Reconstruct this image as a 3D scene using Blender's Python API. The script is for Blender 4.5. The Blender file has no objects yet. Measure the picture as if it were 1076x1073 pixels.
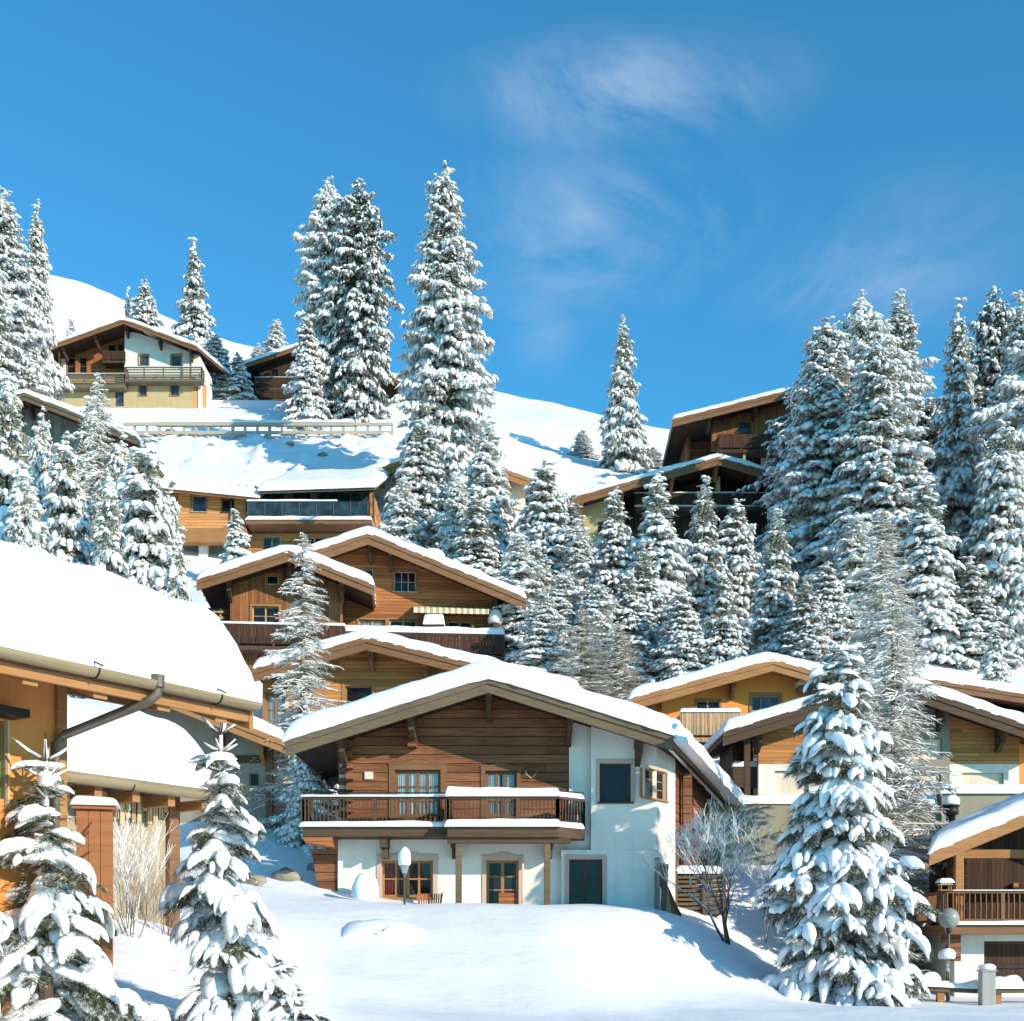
import bpy, math, random
import numpy as np
from mathutils import Vector, noise as mnoise
random.seed(7)
FPX, HR, CX, CZ = 1400.0, 1000.0, 538.0, 1.6
scene = bpy.context.scene
COL = scene.collection
PI = math.pi

def at(px, row, Y):
    return Vector(((px-CX)/FPX*Y, Y, CZ+(HR-row)/FPX*Y))

# ------------------------------------------------------------ materials
def newmat(name):
    m = bpy.data.materials.new(name); m.use_nodes = True
    nt = m.node_tree
    b = nt.nodes['Principled BSDF']
    return m, nt, b

def nd(nt, typ, **kw):
    n = nt.nodes.new(typ)
    for k, v in kw.items():
        setattr(n, k, v)
    return n

def link(nt, a, b):
    nt.links.new(a, b)

def math_n(nt, op, a, b=None, c=None):
    n = nd(nt, 'ShaderNodeMath', operation=op)
    for i, x in enumerate((a, b, c)):
        if x is None: continue
        if isinstance(x, (int, float)): n.inputs[i].default_value = x
        else: link(nt, x, n.inputs[i])
    return n.outputs[0]

def ramp(nt, fac, stops):
    r = nd(nt, 'ShaderNodeValToRGB')
    e = r.color_ramp.elements
    while len(e) < len(stops): e.new(0.5)
    for i, (p, c) in enumerate(stops):
        e[i].position = p; e[i].color = (c[0], c[1], c[2], 1)
    link(nt, fac, r.inputs[0])
    return r.outputs[0]

def noise_n(nt, scale, detail=4, vec=None, rough=.6, mscale=None):
    n = nd(nt, 'ShaderNodeTexNoise'); n.inputs['Scale'].default_value = scale
    n.inputs['Detail'].default_value = detail; n.inputs['Roughness'].default_value = rough
    tc = None
    if vec is None:
        tc = nd(nt, 'ShaderNodeTexCoord'); vec = tc.outputs['Object']
    if mscale:
        mp = nd(nt, 'ShaderNodeMapping'); mp.inputs['Scale'].default_value = mscale
        link(nt, vec, mp.inputs[0]); vec = mp.outputs[0]
    link(nt, vec, n.inputs['Vector'])
    return n.outputs['Fac']

def mixc(nt, fac, a, b, typ='MIX'):
    n = nd(nt, 'ShaderNodeMixRGB', blend_type=typ)
    for i, x in enumerate((fac, a, b)):
        if isinstance(x, (int, float)): n.inputs[i].default_value = x
        elif isinstance(x, tuple): n.inputs[i].default_value = (x[0], x[1], x[2], 1)
        else: link(nt, x, n.inputs[i])
    return n.outputs[0]

def bump(nt, b, h, strength, dist):
    n = nd(nt, 'ShaderNodeBump'); n.inputs['Strength'].default_value = strength
    n.inputs['Distance'].default_value = dist
    link(nt, h, n.inputs['Height']); link(nt, n.outputs[0], b.inputs['Normal'])

def wood(name, c1, c2, plank=0.18, axis=2, rough=.75, groove=.09, wear=.35):
    """boards of width plank stacked along axis, grain along the other way"""
    m, nt, b = newmat(name)
    tc = nd(nt, 'ShaderNodeTexCoord'); sp = nd(nt, 'ShaderNodeSeparateXYZ')
    link(nt, tc.outputs['Object'], sp.inputs[0])
    ms = [1.2, 1.2, 1.2]
    ms[axis] = 14
    if axis == 2: ms = [1.0, 1.0, 16]
    elif axis == 0: ms = [16, 1.0, 1.0]
    g = noise_n(nt, 1.0, 6, tc.outputs['Object'], .65, ms)
    big = noise_n(nt, .55, 3, tc.outputs['Object'])
    col = ramp(nt, g, [(.25, c1), (.75, c2)])
    if plank:
        q = math_n(nt, 'DIVIDE', sp.outputs[axis], plank)
        fl = math_n(nt, 'FLOOR', q); fr = math_n(nt, 'FRACT', q)
        # boards also end somewhere along their length
        oth = math_n(nt, 'MULTIPLY', sp.outputs[0 if axis == 2 else 2], .27)
        wn0 = nd(nt, 'ShaderNodeTexWhiteNoise', noise_dimensions='1D'); link(nt, fl, wn0.inputs['W'])
        seg = math_n(nt, 'FLOOR', math_n(nt, 'ADD', oth, math_n(nt, 'MULTIPLY', wn0.outputs[0], 3.0)))
        key = math_n(nt, 'ADD', math_n(nt, 'MULTIPLY', fl, 7.31), math_n(nt, 'MULTIPLY', seg, 3.17))
        wn = nd(nt, 'ShaderNodeTexWhiteNoise', noise_dimensions='1D'); link(nt, key, wn.inputs['W'])
        var = math_n(nt, 'MULTIPLY_ADD', wn.outputs[0], .55, .68)
        cv = nd(nt, 'ShaderNodeCombineXYZ')
        for i in range(3): link(nt, var, cv.inputs[i])
        col = mixc(nt, 1.0, col, cv.outputs[0], 'MULTIPLY')
        gm = math_n(nt, 'LESS_THAN', fr, groove)
        col = mixc(nt, gm, col, tuple(x*.35 for x in c1))
        hh = math_n(nt, 'ADD', math_n(nt, 'MULTIPLY', math_n(nt, 'SUBTRACT', 1.0, gm), 1.0), math_n(nt, 'MULTIPLY', g, .35))
    else:
        hh = g
    dark = tuple(x*.45 for x in c1)
    col = mixc(nt, math_n(nt, 'MULTIPLY', ramp(nt, big, [(.4, (0, 0, 0)), (.75, (1, 1, 1))]), wear), col, dark)
    link(nt, col, b.inputs['Base Color']); b.inputs['Roughness'].default_value = rough
    b.inputs['Specular IOR Level'].default_value = .25
    bump(nt, b, hh, .6, .02)
    return m

def stucco(name, c, var=.12, sc=.7):
    m, nt, b = newmat(name)
    a = noise_n(nt, sc, 6); f = noise_n(nt, 22, 4)
    col = ramp(nt, a, [(.3, tuple(x*(1-var) for x in c)), (.7, c)])
    st = noise_n(nt, 1.0, 5, None, .65, (2.6, 2.6, .35))
    col = mixc(nt, math_n(nt, 'MULTIPLY', ramp(nt, st, [(.50, (0, 0, 0)), (.78, (1, 1, 1))]), .42), col, tuple(x*.62 for x in c))
    link(nt, col, b.inputs['Base Color']); b.inputs['Roughness'].default_value = .9
    b.inputs['Specular IOR Level'].default_value = .2
    bump(nt, b, f, .5, .012)
    return m

def plain(name, c, rough=.5, metal=0.0, var=.15, nsc=5, bmp=.15):
    m, nt, b = newmat(name)
    a = noise_n(nt, nsc, 4)
    col = ramp(nt, a, [(.3, tuple(x*(1-var) for x in c)), (.7, tuple(min(1, x*(1+var)) for x in c))])
    link(nt, col, b.inputs['Base Color']); b.inputs['Roughness'].default_value = rough
    b.inputs['Metallic'].default_value = metal
    if bmp: bump(nt, b, a, bmp, .01)
    return m

def snow_mat(name, s1=1.2, s2=9.0, d1=.10, d2=.016, col=(.93, .93, .94)):
    m, nt, b = newmat(name)
    tc = nd(nt, 'ShaderNodeTexCoord')
    n1 = noise_n(nt, s1, 5, tc.outputs['Object'], .55); n2 = noise_n(nt, s2, 4, tc.outputs['Object'])
    h = math_n(nt, 'ADD', math_n(nt, 'MULTIPLY', n1, d1), math_n(nt, 'MULTIPLY', n2, d2))
    c = ramp(nt, n1, [(.3, tuple(x*.965 for x in col)), (.7, col)])
    link(nt, c, b.inputs['Base Color']); b.inputs['Roughness'].default_value = .62
    b.inputs['Specular IOR Level'].default_value = .3
    bm = nd(nt, 'ShaderNodeBump'); bm.inputs['Strength'].default_value = .5; bm.inputs['Distance'].default_value = 1.0
    link(nt, h, bm.inputs['Height']); link(nt, bm.outputs[0], b.inputs['Normal'])
    return m

def foliage_mat(name, c1, c2, frost, fcol=(.86, .82, .73)):
    m, nt, b = newmat(name)
    n = noise_n(nt, 2.3, 3); n2 = noise_n(nt, 17, 3)
    col = ramp(nt, n, [(.3, c1), (.7, c2)])
    lo = .62-frost*.35
    fm = ramp(nt, n2, [(lo, (0, 0, 0)), (min(.98, lo+.16), (1, 1, 1))])
    col = mixc(nt, fm, col, fcol)
    link(nt, col, b.inputs['Base Color']); b.inputs['Roughness'].default_value = .7
    b.inputs['Specular IOR Level'].default_value = .2
    return m

def glass_mat(name, c, rough=.06, tint_var=.5):
    m, nt, b = newmat(name)
    a = noise_n(nt, 1.7, 3)
    col = ramp(nt, a, [(.35, tuple(x*(1-tint_var) for x in c)), (.7, tuple(x*(1+tint_var) for x in c))])
    link(nt, col, b.inputs['Base Color']); b.inputs['Roughness'].default_value = rough
    b.inputs['IOR'].default_value = 1.5; b.inputs['Specular IOR Level'].default_value = .22
    bump(nt, b, noise_n(nt, .9, 2), .08, .05)
    return m

def clear_glass(name):
    m, nt, b = newmat(name)
    out = nt.nodes['Material Output']
    tr = nd(nt, 'ShaderNodeBsdfTransparent'); tr.inputs[0].default_value = (.95, .97, .97, 1)
    gl = nd(nt, 'ShaderNodeBsdfGlossy'); gl.inputs['Roughness'].default_value = .03
    fr = nd(nt, 'ShaderNodeFresnel'); fr.inputs[0].default_value = 1.5
    mx = nd(nt, 'ShaderNodeMixShader')
    link(nt, math_n(nt, 'MULTIPLY', fr.outputs[0], .55), mx.inputs[0]); link(nt, tr.outputs[0], mx.inputs[1]); link(nt, gl.outputs[0], mx.inputs[2])
    link(nt, mx.outputs[0], out.inputs['Surface'])
    return m

M = dict(
 snow=snow_mat('snow', col=(.90, .90, .905)), roofsnow=snow_mat('roof_snow', 1.3, 9.0, .13, .026, (.88, .88, .88)),
 treesnow=snow_mat('tree_snow', 6.0, 25.0, .03, .006, (.94, .94, .94)),
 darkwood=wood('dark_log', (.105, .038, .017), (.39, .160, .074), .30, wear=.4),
 darkbeam=wood('dark_beam', (.060, .036, .021), (.13, .078, .045), 0),
 greybeam=wood('weathered_beam', (.10, .072, .042), (.20, .145, .088), 0),
 brownv=wood('brown_boards', (.042, .021, .013), (.095, .048, .028), .14, 0),
 redwood=wood('red_larch', (.29, .095, .031), (.50, .19, .070), .17),
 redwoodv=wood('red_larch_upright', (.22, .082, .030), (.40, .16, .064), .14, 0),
 orange=wood('orange_larch', (.42, .175, .055), (.62, .285, .10), .16, wear=.15),
 orangebeam=wood('orange_beam', (.30, .135, .050), (.46, .235, .095), 0, wear=.25), larch=wood('pale_larch', (.56, .25, .09), (.76, .38, .155), .2, wear=.08), railwood=wood('rail_wood', (.38, .31, .22), (.56, .47, .36), 0, wear=.1),
 midbeam=wood('brown_beam', (.165, .078, .038), (.29, .15, .074), 0, wear=.3),
 palewood=wood('pale_boards', (.45, .30, .16), (.58, .41, .24), .12, 0, wear=.1),
 greywood=wood('grey_boards', (.20, .18, .155), (.33, .30, .26), .13, 0, wear=.3),
 olive=wood('olive_boards', (.12, .095, .062), (.22, .175, .12), 0),
 white=stucco('white_plaster', (.87, .82, .73), .16, .5), cream=stucco('cream_plaster', (.82, .72, .56)),
 beige=stucco('beige_plaster', (.58, .43, .235)), drab=stucco('drab_plaster', (.40, .33, .24)), orangewall=stucco('orange_plaster', (.88, .345, .085), .08),
 yelloworange=stucco('ochre_plaster', (.80, .335, .10), .08), grey=stucco('grey_render', (.36, .33, .24)),
 panel=stucco('pale_shutter', (.80, .68, .53), .05), pink=stucco('rose_surround', (.62, .44, .36), .1),
 taupe=stucco('taupe_plaster', (.34, .28, .22)),
 concrete=stucco('concrete', (.40, .39, .36)), brick=stucco('terracotta', (.55, .28, .13)),
 glass=glass_mat('dark_glass', (.016, .019, .023)), blueglass=glass_mat('blue_glass', (.05, .09, .14)),
 teal=glass_mat('teal_glass', (.028, .052, .062)), clear=clear_glass('window_glass'),
 interior=plain('dark_room', (.03, .026, .022), .9), curtain=plain('white_curtain', (.82, .82, .76), .9, 0, .06, 20),
 redcurtain=plain('red_curtain', (.35, .05, .04), .9), zinc=plain('zinc', (.12, .10, .075), .55, .2, .3, 3),
 gutterwood=wood('wooden_gutter', (.24, .18, .10), (.38, .30, .18), 0, wear=.25),
 oldmetal=plain('old_metal', (.13, .11, .085), .5, .4, .3), black=plain('black_metal', (.02, .02, .022), .5, .3),
 bark=plain('bark', (.10, .068, .045), .9, 0, .4, 8, .5), twig=plain('twig_bark', (.23, .165, .10), .9, 0, .3, 9, 0),
 frosttwig=plain('frosted_twig', (.84, .81, .76), .8, 0, .06, 9, 0),
 redtwig=plain('red_twig', (.20, .11, .085), .9, 0, .3, 9, 0),
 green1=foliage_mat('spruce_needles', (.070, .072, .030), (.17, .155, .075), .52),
 green2=foliage_mat('shaded_spruce_needles', (.030, .042, .028), (.085, .092, .058), .30),  # darker needle copy: shade put into the colour of spruces standing in shadow
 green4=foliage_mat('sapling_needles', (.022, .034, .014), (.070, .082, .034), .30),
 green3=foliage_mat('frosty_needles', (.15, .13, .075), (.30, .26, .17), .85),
 rock=plain('rock', (.27, .23, .18), .9, 0, .35, 3, .6), greenpaint=plain('green_door', (.02, .15, .09), .5),
 frostglass=plain('frosted_globe', (.26, .29, .26), .25, 0, .12), awning=None,
)
def stripes():
    m, nt, b = newmat('striped_awning')
    tc = nd(nt, 'ShaderNodeTexCoord'); sp = nd(nt, 'ShaderNodeSeparateXYZ'); link(nt, tc.outputs['Object'], sp.inputs[0])
    f = math_n(nt, 'GREATER_THAN', math_n(nt, 'FRACT', math_n(nt, 'MULTIPLY', sp.outputs[0], 3.2)), .5)
    link(nt, mixc(nt, f, (.75, .66, .45), (.42, .33, .18)), b.inputs['Base Color']); b.inputs['Roughness'].default_value = .9
    return m
M['awning'] = stripes()

# ------------------------------------------------------------ mesh building
def raw_mesh(name, V, F, mat, smooth=False):
    """V (n,3) array, F (m,3|4) array"""
    me = bpy.data.meshes.new(name)
    V = np.asarray(V, dtype=np.float32); F = np.asarray(F, dtype=np.int32)
    k = F.shape[1]
    me.vertices.add(len(V)); me.vertices.foreach_set('co', V.ravel())
    me.loops.add(F.size); me.loops.foreach_set('vertex_index', F.ravel())
    me.polygons.add(len(F)); me.polygons.foreach_set('loop_start', np.arange(len(F), dtype=np.int32)*k)
    try: me.polygons.foreach_set('loop_total', np.full(len(F), k, dtype=np.int32))
    except Exception: pass
    me.update(calc_edges=True)
    if smooth: me.polygons.foreach_set('use_smooth', np.ones(len(F), dtype=bool))
    me.materials.append(mat)
    return me

def add_obj(name, me, parent=None, loc=None, label=None):
    o = bpy.data.objects.new(name, me); COL.objects.link(o)
    if parent: o.parent = parent
    if loc is not None: o.location = loc
    if label: o['label'] = label
    return o

def tag(o, label=None, cat=None, group=None, kind=None):
    if label: o['label'] = label
    if cat: o['category'] = cat
    if group: o['group'] = group
    if kind: o['kind'] = kind
    return o

def empty(name, loc, rz=0, label=None, cat=None, group=None):
    o = bpy.data.objects.new(name, None); COL.objects.link(o)
    o.location = loc; o.rotation_euler = (0, 0, rz); o.empty_display_size = .3
    return tag(o, label, cat, group)

class MB:
    def __init__(s): s.v = []; s.f = []
    def add(s, vs, fs):
        b = len(s.v); s.v += [tuple(v) for v in vs]; s.f += [tuple(i+b for i in f) for f in fs]; return s
    def box(s, x0, x1, y0, y1, z0, z1):
        if x0 > x1: x0, x1 = x1, x0
        if y0 > y1: y0, y1 = y1, y0
        if z0 > z1: z0, z1 = z1, z0
        return s.add([(x0,y0,z0),(x1,y0,z0),(x1,y1,z0),(x0,y1,z0),(x0,y0,z1),(x1,y0,z1),(x1,y1,z1),(x0,y1,z1)],
            [(0,3,2,1),(4,5,6,7),(0,1,5,4),(1,2,6,5),(2,3,7,6),(3,0,4,7)])
    def hexa(s, b, t):
        """bottom 4 points ccw seen from above, top 4"""
        return s.add(list(b)+list(t), [(0,3,2,1),(4,5,6,7),(0,1,5,4),(1,2,6,5),(2,3,7,6),(3,0,4,7)])
    def poly_y(s, pts, y0, y1):
        """extrude an (x,z) polygon, ccw seen from -y, along y"""
        n = len(pts)
        vs = [(x, y0, z) for x, z in pts]+[(x, y1, z) for x, z in pts]
        fs = [tuple(range(n)), tuple(reversed(range(n, 2*n)))]
        fs += [(i, i+n, (i+1) % n+n, (i+1) % n) for i in range(n)]
        return s.add(vs, fs)
    def beam(s, p0, p1, w, h, up=(0, 0, 1)):
        p0 = Vector(p0); p1 = Vector(p1); d = (p1-p0).normalized(); up = Vector(up)
        side = d.cross(up)
        if side.length < 1e-4: side = d.cross(Vector((0, 1, 0)))
        side.normalize(); u = side.cross(d).normalized()
        a = side*w/2; b = u*h/2
        vs = [p0-a-b, p0+a-b, p0+a+b, p0-a+b, p1-a-b, p1+a-b, p1+a+b, p1-a+b]
        return s.add(vs, [(0,1,2,3),(7,6,5,4),(0,4,5,1),(1,5,6,2),(2,6,7,3),(3,7,4,0)])
    def tube(s, pts, rs, n=8, cap=True):
        pts = [Vector(p) for p in pts]
        if isinstance(rs, (int, float)): rs = [rs]*len(pts)
        base = len(s.v); prev = None
        for i, p in enumerate(pts):
            d = (pts[min(i+1, len(pts)-1)]-pts[max(i-1, 0)]).normalized()
            a = d.cross(Vector((0, 0, 1)) if abs(d.z) < .95 else Vector((1, 0, 0))).normalized()
            if prev is not None and a.dot(prev) < 0: a = -a
            prev = a; b = d.cross(a)
            for k in range(n):
                t = 2*PI*k/n; s.v.append(tuple(p+(a*math.cos(t)+b*math.sin(t))*rs[i]))
        for i in range(len(pts)-1):
            for k in range(n):
                k2 = (k+1) % n; q = base+i*n
                s.f.append((q+k, q+k2, q+n+k2, q+n+k))
        if cap:
            s.f.append(tuple(base+k for k in reversed(range(n)))); s.f.append(tuple(base+(len(pts)-1)*n+k for k in range(n)))
        return s
    def lathe(s, c, prof, n=16):
        base = len(s.v); c = Vector(c)
        for r, z in prof:
            for k in range(n):
                t = 2*PI*k/n; s.v.append((c.x+r*math.cos(t), c.y+r*math.sin(t), c.z+z))
        for i in range(len(prof)-1):
            for k in range(n):
                k2 = (k+1) % n; q = base+i*n
                s.f.append((q+k, q+k2, q+n+k2, q+n+k))
        s.f.append(tuple(base+k for k in reversed(range(n)))); s.f.append(tuple(base+(len(prof)-1)*n+k for k in range(n)))
        return s
    def build(s, name, mat, parent=None, smooth=False, bevel=0, label=None):
        me = bpy.data.meshes.new(name); me.from_pydata(s.v, [], s.f); me.update()
        if smooth: me.polygons.foreach_set('use_smooth', [True]*len(me.polygons))
        me.materials.append(mat)
        o = add_obj(name, me, parent, label=label)
        if bevel:
            md = o.modifiers.new('bevel', 'BEVEL'); md.width = bevel; md.segments = 2; md.limit_method = 'ANGLE'
        return o

def edge_coords(L, r, step):
    r = min(r, L*.49)
    a = [r*(1-math.cos(t*PI/2/5)) for t in range(6)]
    n = max(1, int((L-2*r)/step))
    mid = [r+(L-2*r)*i/n for i in range(1, n)]
    return a+mid+[L-x for x in reversed(a)]

def snow_pad(name, W, D, mapf, t, parent=None, mat=None, r=None, step=.35, seed=0, amp=.12, fr=.8, sag=0.0, edge_noise=.06, under=True):
    """a layer of snow with rounded rims over the patch mapf(s,q), s in 0..W, q in 0..D"""
    r = r or t*.9
    S = edge_coords(W, r, step); Q = edge_coords(D, r, step)
    rr = min(r, W*.49, D*.49)
    def f(x, L, R):
        d = min(x, L-x); d = min(d/R, 1.0); return math.sqrt(max(0.0, 1-(1-d)**2))
    V = []; ns = len(S); nq = len(Q)
    for q in Q:
        for s_ in S:
            x, y, z = mapf(s_, q)
            n = mnoise.noise(Vector((x*fr+seed*7.3, y*fr+seed*3.1, z*fr*.5)))
            n2 = mnoise.noise(Vector((x*fr*3.1+seed, y*fr*3.1, 2.2)))
            h = t*(f(s_, W, min(r, W*.49))*f(q, D, min(r, D*.49)))*(1+amp*1.6*n+amp*.6*n2)
            # ragged rim
            ex = edge_noise*n2 if (s_ in (S[0], S[-1]) or q in (Q[0], Q[-1])) else 0
            V.append((x+ex, y+ex*.7, z+h))
    nb = len(V)
    F = []
    for j in range(nq-1):
        for i in range(ns-1):
            a = j*ns+i; F.append((a, a+1, a+ns+1, a+ns))
    if under:
        for q in Q:
            for s_ in S:
                x, y, z = mapf(s_, q); V.append((x, y, z))
        # keep rim vertices joined
        for j in range(nq-1):
            for i in range(ns-1):
                a = nb+j*ns+i; F.append((a, a+ns, a+ns+1, a+1))
        for j in (0, nq-1):
            for i in range(ns): V[nb+j*ns+i] = V[j*ns+i]
        for i in (0, ns-1):
            for j in range(nq): V[nb+j*ns+i] = V[j*ns+i]
    me = raw_mesh(name, V, F, mat or M['roofsnow'], True)
    return add_obj(name, me, parent)

def snow_on_box(name, x0, x1, y0, y1, z, t, parent=None, seed=0, step=.25, over=.04, amp=.15):
    return snow_pad(name, x1-x0+2*over, y1-y0+2*over, lambda s, q: (x0-over+s, y0-over+q, z), t, parent, seed=seed, step=step, r=min(t*.9, (y1-y0)*.5+over), amp=amp, edge_noise=.02)

def snow_blob(name, parent, r, h, z, seed=1, sx=1.0, sy=1.0, n=18):
    """a cap of snow that stands on a small round or square top"""
    prof = [(.86, 0), (1.0, .10), (1.04, .3), (1.0, .55), (.88, .75), (.66, .9), (.36, .98), (.02, 1.0)]
    mb = MB(); mb.lathe((0, 0, z), [(r*a, h*b) for a, b in prof], n)
    vs = []
    for x, y, zz in mb.v:
        k = 1+.16*mnoise.noise(Vector((x*2.2/r+seed*5, y*2.2/r, zz*1.3/r)))
        vs.append((x*k*sx, y*k*sy, z+(zz-z)*(1+.10*mnoise.noise(Vector((x/r, y/r+seed, 3))))))
    mb.v = vs
    return mb.build(name, M['roofsnow'], parent, True)
# ------------------------------------------------------------ terrain
def R_(Y, row): return (Y, CZ+(HR-row)/FPX*Y)
TC = {
 -320: [(8,.1),(14,.6),(20,2.0),(26,3.0),R_(36,920),R_(50,840),R_(70,740),R_(90,620),R_(104,520),R_(118,452),R_(128,430),R_(145,424),R_(170,415),R_(260,262),(330,150),(450,90)],
 0:    [(8,.1),(13,.35),(17,1.6),(20,2.1),(24,2.8),R_(34,928),R_(44,900),R_(60,800),R_(72,700),R_(88,590),R_(104,500),R_(118,444),R_(125,430),R_(140,424),R_(170,412),R_(260,280),(330,155),(450,90)],
 60:   [(8,.1),(13,.35),(17,1.5),(20,2.0),(24,2.7),R_(34,930),R_(44,905),R_(60,800),R_(72,700),R_(88,590),R_(104,500),R_(116,452),R_(124,428),R_(140,424),R_(170,410),R_(260,289),(330,150),(450,90)],
 130:  [(8,.1),(14,.5),(18,1.7),(22,2.4),(30,2.9),R_(38,935),R_(46,905),R_(58,820),R_(70,690),R_(88,595),R_(104,500),R_(115,462),R_(118,455),R_(124,428),R_(140,422),R_(170,405),R_(260,318),(330,140),(450,90)],
 240:  [(8,.1),(14,.4),(18,1.1),(24,1.9),(31,2.5),R_(39,950),R_(44,925),R_(50,862),R_(57,805),R_(66,712),R_(78,635),R_(92,594),R_(104,508),R_(114,461),R_(118,452),R_(124,430),R_(140,422),R_(170,410),R_(260,357),(330,130),(450,90)],
 330:  [(8,.05),(18,.2),(26,.5),(33,1.3),R_(38,958),R_(43,947),R_(47,905),R_(52,862),R_(57,818),R_(66,712),R_(78,635),R_(92,592),R_(104,508),R_(114,461),R_(118,452),R_(124,436),R_(140,424),R_(170,410),R_(260,386),(330,125),(450,90)],
 450:  [(8,.0),(22,.05),(30,.35),(36,1.9),R_(40.5,951),R_(43.5,951),R_(46,950),R_(54,900),R_(60,790),R_(66,704),R_(78,640),R_(92,592),R_(104,508),R_(114,461),R_(118,452),R_(124,440),R_(140,432),R_(170,425),R_(260,404),(330,125),(450,90)],
 590:  [(8,.0),(22,.05),(31,.3),(36,1.8),R_(40.5,951),R_(43.5,951),R_(46,950),R_(54,900),R_(60,795),R_(66,722),R_(78,665),R_(92,600),R_(104,540),R_(114,505),R_(124,480),R_(140,465),R_(170,455),R_(260,426),(330,128),(450,90)],
 690:  [(8,.0),(24,.02),(33,.25),(37,1.4),(40.5,2.75),(43.5,3.1),R_(47,945),R_(54,885),R_(60,812),R_(68,735),R_(82,670),R_(96,590),R_(108,525),R_(120,498),R_(140,485),R_(170,475),R_(260,461),(330,115),(450,90)],
 760:  [(8,.0),(24,.0),(34,.2),(38,.9),(41.5,1.9),(45,2.5),R_(49,925),R_(55,880),R_(61,812),R_(68,730),R_(82,665),R_(96,592),R_(110,505),R_(120,495),R_(140,490),R_(170,488),R_(260,480),(330,110),(450,80)],
 850:  [(8,.0),(24,.0),(36,.10),(41,.35),(45,1.0),R_(50,922),R_(53,880),R_(61,806),R_(68,725),R_(82,665),R_(96,600),R_(112,520),R_(140,505),R_(260,495),(330,105),(450,80)],
 1000: [(8,.0),(24,.0),(37,.05),(42,.25),(46,.5),(49,1.4),(52,6.1),R_(56,860),R_(64,770),R_(72,715),R_(84,675),R_(98,620),R_(115,545),R_(140,520),R_(260,508),(330,100),(450,80)],
 1400: [(8,.0),(24,.0),(37,.05),(42,.2),(47,.5),(50,1.4),(53,6.1),R_(58,855),R_(66,780),R_(76,725),R_(90,675),R_(105,620),R_(125,560),R_(150,530),R_(260,515),(330,100),(450,80)],
}
_keys = sorted(TC)
def _prof(key, Y):
    p = TC[key]
    if Y <= p[0][0]: return p[0][1]
    for i in range(len(p)-1):
        if Y <= p[i+1][0]:
            t = (Y-p[i][0])/(p[i+1][0]-p[i][0]); return p[i][1]*(1-t)+p[i+1][1]*t
    return p[-1][1]
# tabulate on a (px, Y) lattice and smooth it
_PX = np.arange(-400, 1500, 20.0); _YY = np.concatenate([np.arange(0, 130, 1.0), np.arange(130, 460, 5.0)])
_T = np.zeros((len(_PX), len(_YY)))
for i, px in enumerate(_PX):
    k0 = max([k for k in _keys if k <= px], default=_keys[0]); k1 = min([k for k in _keys if k >= px], default=_keys[-1])
    t = 0 if k0 == k1 else (px-k0)/(k1-k0)
    for j, Y in enumerate(_YY): _T[i, j] = _prof(k0, Y)*(1-t)+_prof(k1, Y)*t
for it in range(2):
    P = np.pad(_T, ((1, 1), (1, 1)), 'edge')
    S_ = (P[:-2, 1:-1]+P[2:, 1:-1])*.25+P[1:-1, 1:-1]*.5
    P = np.pad(S_, ((1, 1), (1, 1)), 'edge')
    _T = (P[1:-1, :-2]+P[1:-1, 2:])*.2+P[1:-1, 1:-1]*.6
def ground(x, Y):
    if Y < 1: return .05
    Yc = max(Y, 6.0)
    px = min(max(CX+FPX*x/Yc, -399), 1478)
    a = (px+400)/20; i = int(a); fa = a-i
    j = min(int(np.searchsorted(_YY, min(Yc, 454))), len(_YY)-1); j = max(j, 1)
    fb = (min(Yc, 454)-_YY[j-1])/(_YY[j]-_YY[j-1])
    h = ((_T[i, j-1]*(1-fb)+_T[i, j]*fb)*(1-fa)+(_T[i+1, j-1]*(1-fb)+_T[i+1, j]*fb)*fa)
    return h
def gnoise(x, Y):
    sl = min(1.0, max(0.0, (Y-9)/10))
    n = mnoise.noise(Vector((x*.13, Y*.16, 1.3)))*.35+mnoise.noise(Vector((x*.45, Y*.5, 5.0)))*.10
    n += mnoise.noise(Vector((x*1.3, Y*1.3, 9.0)))*.025
    amp = .55 if Y < 52 else 1.2
    if Y > 100 and Y < 116: 
        n += max(0, mnoise.noise(Vector((x*.8, Y*.8, 4.0))))*.9
    if Y > 180: n += mnoise.noise(Vector((x*.02, Y*.02, 8.0)))*4.0
    return n*amp*sl
def gz(x, Y): return ground(x, Y)+gnoise(x, Y)
def make_terrain():
    ys = list(np.arange(-60, 6, 3.0))+list(np.arange(6, 30, .4))+list(np.arange(30, 62, .28))+list(np.arange(62, 130, .6))+list(np.arange(130, 460, 4.0))
    nk = 560; ks = []
    for i in range(nk+1):
        t = 2*i/nk-1; ks.append(.62*t*(.75+.25*t*t)/1.0)
    V = np.zeros((len(ys), nk+1, 3), np.float32)
    for j, y in enumerate(ys):
        w = (y+75)
        for i, k in enumerate(ks):
            x = k*w*1.55
            V[j, i] = (x, y, gz(x, y))
    idx = np.arange(len(ys)*(nk+1)).reshape(len(ys), nk+1)
    F = np.stack([idx[:-1, :-1], idx[:-1, 1:], idx[1:, 1:], idx[1:, :-1]], -1).reshape(-1, 4)
    o = add_obj('snow_covered_ground', raw_mesh('snow_covered_ground', V.reshape(-1, 3), F, M['snow'], True))
    o['kind'] = 'structure'
make_terrain()

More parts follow.
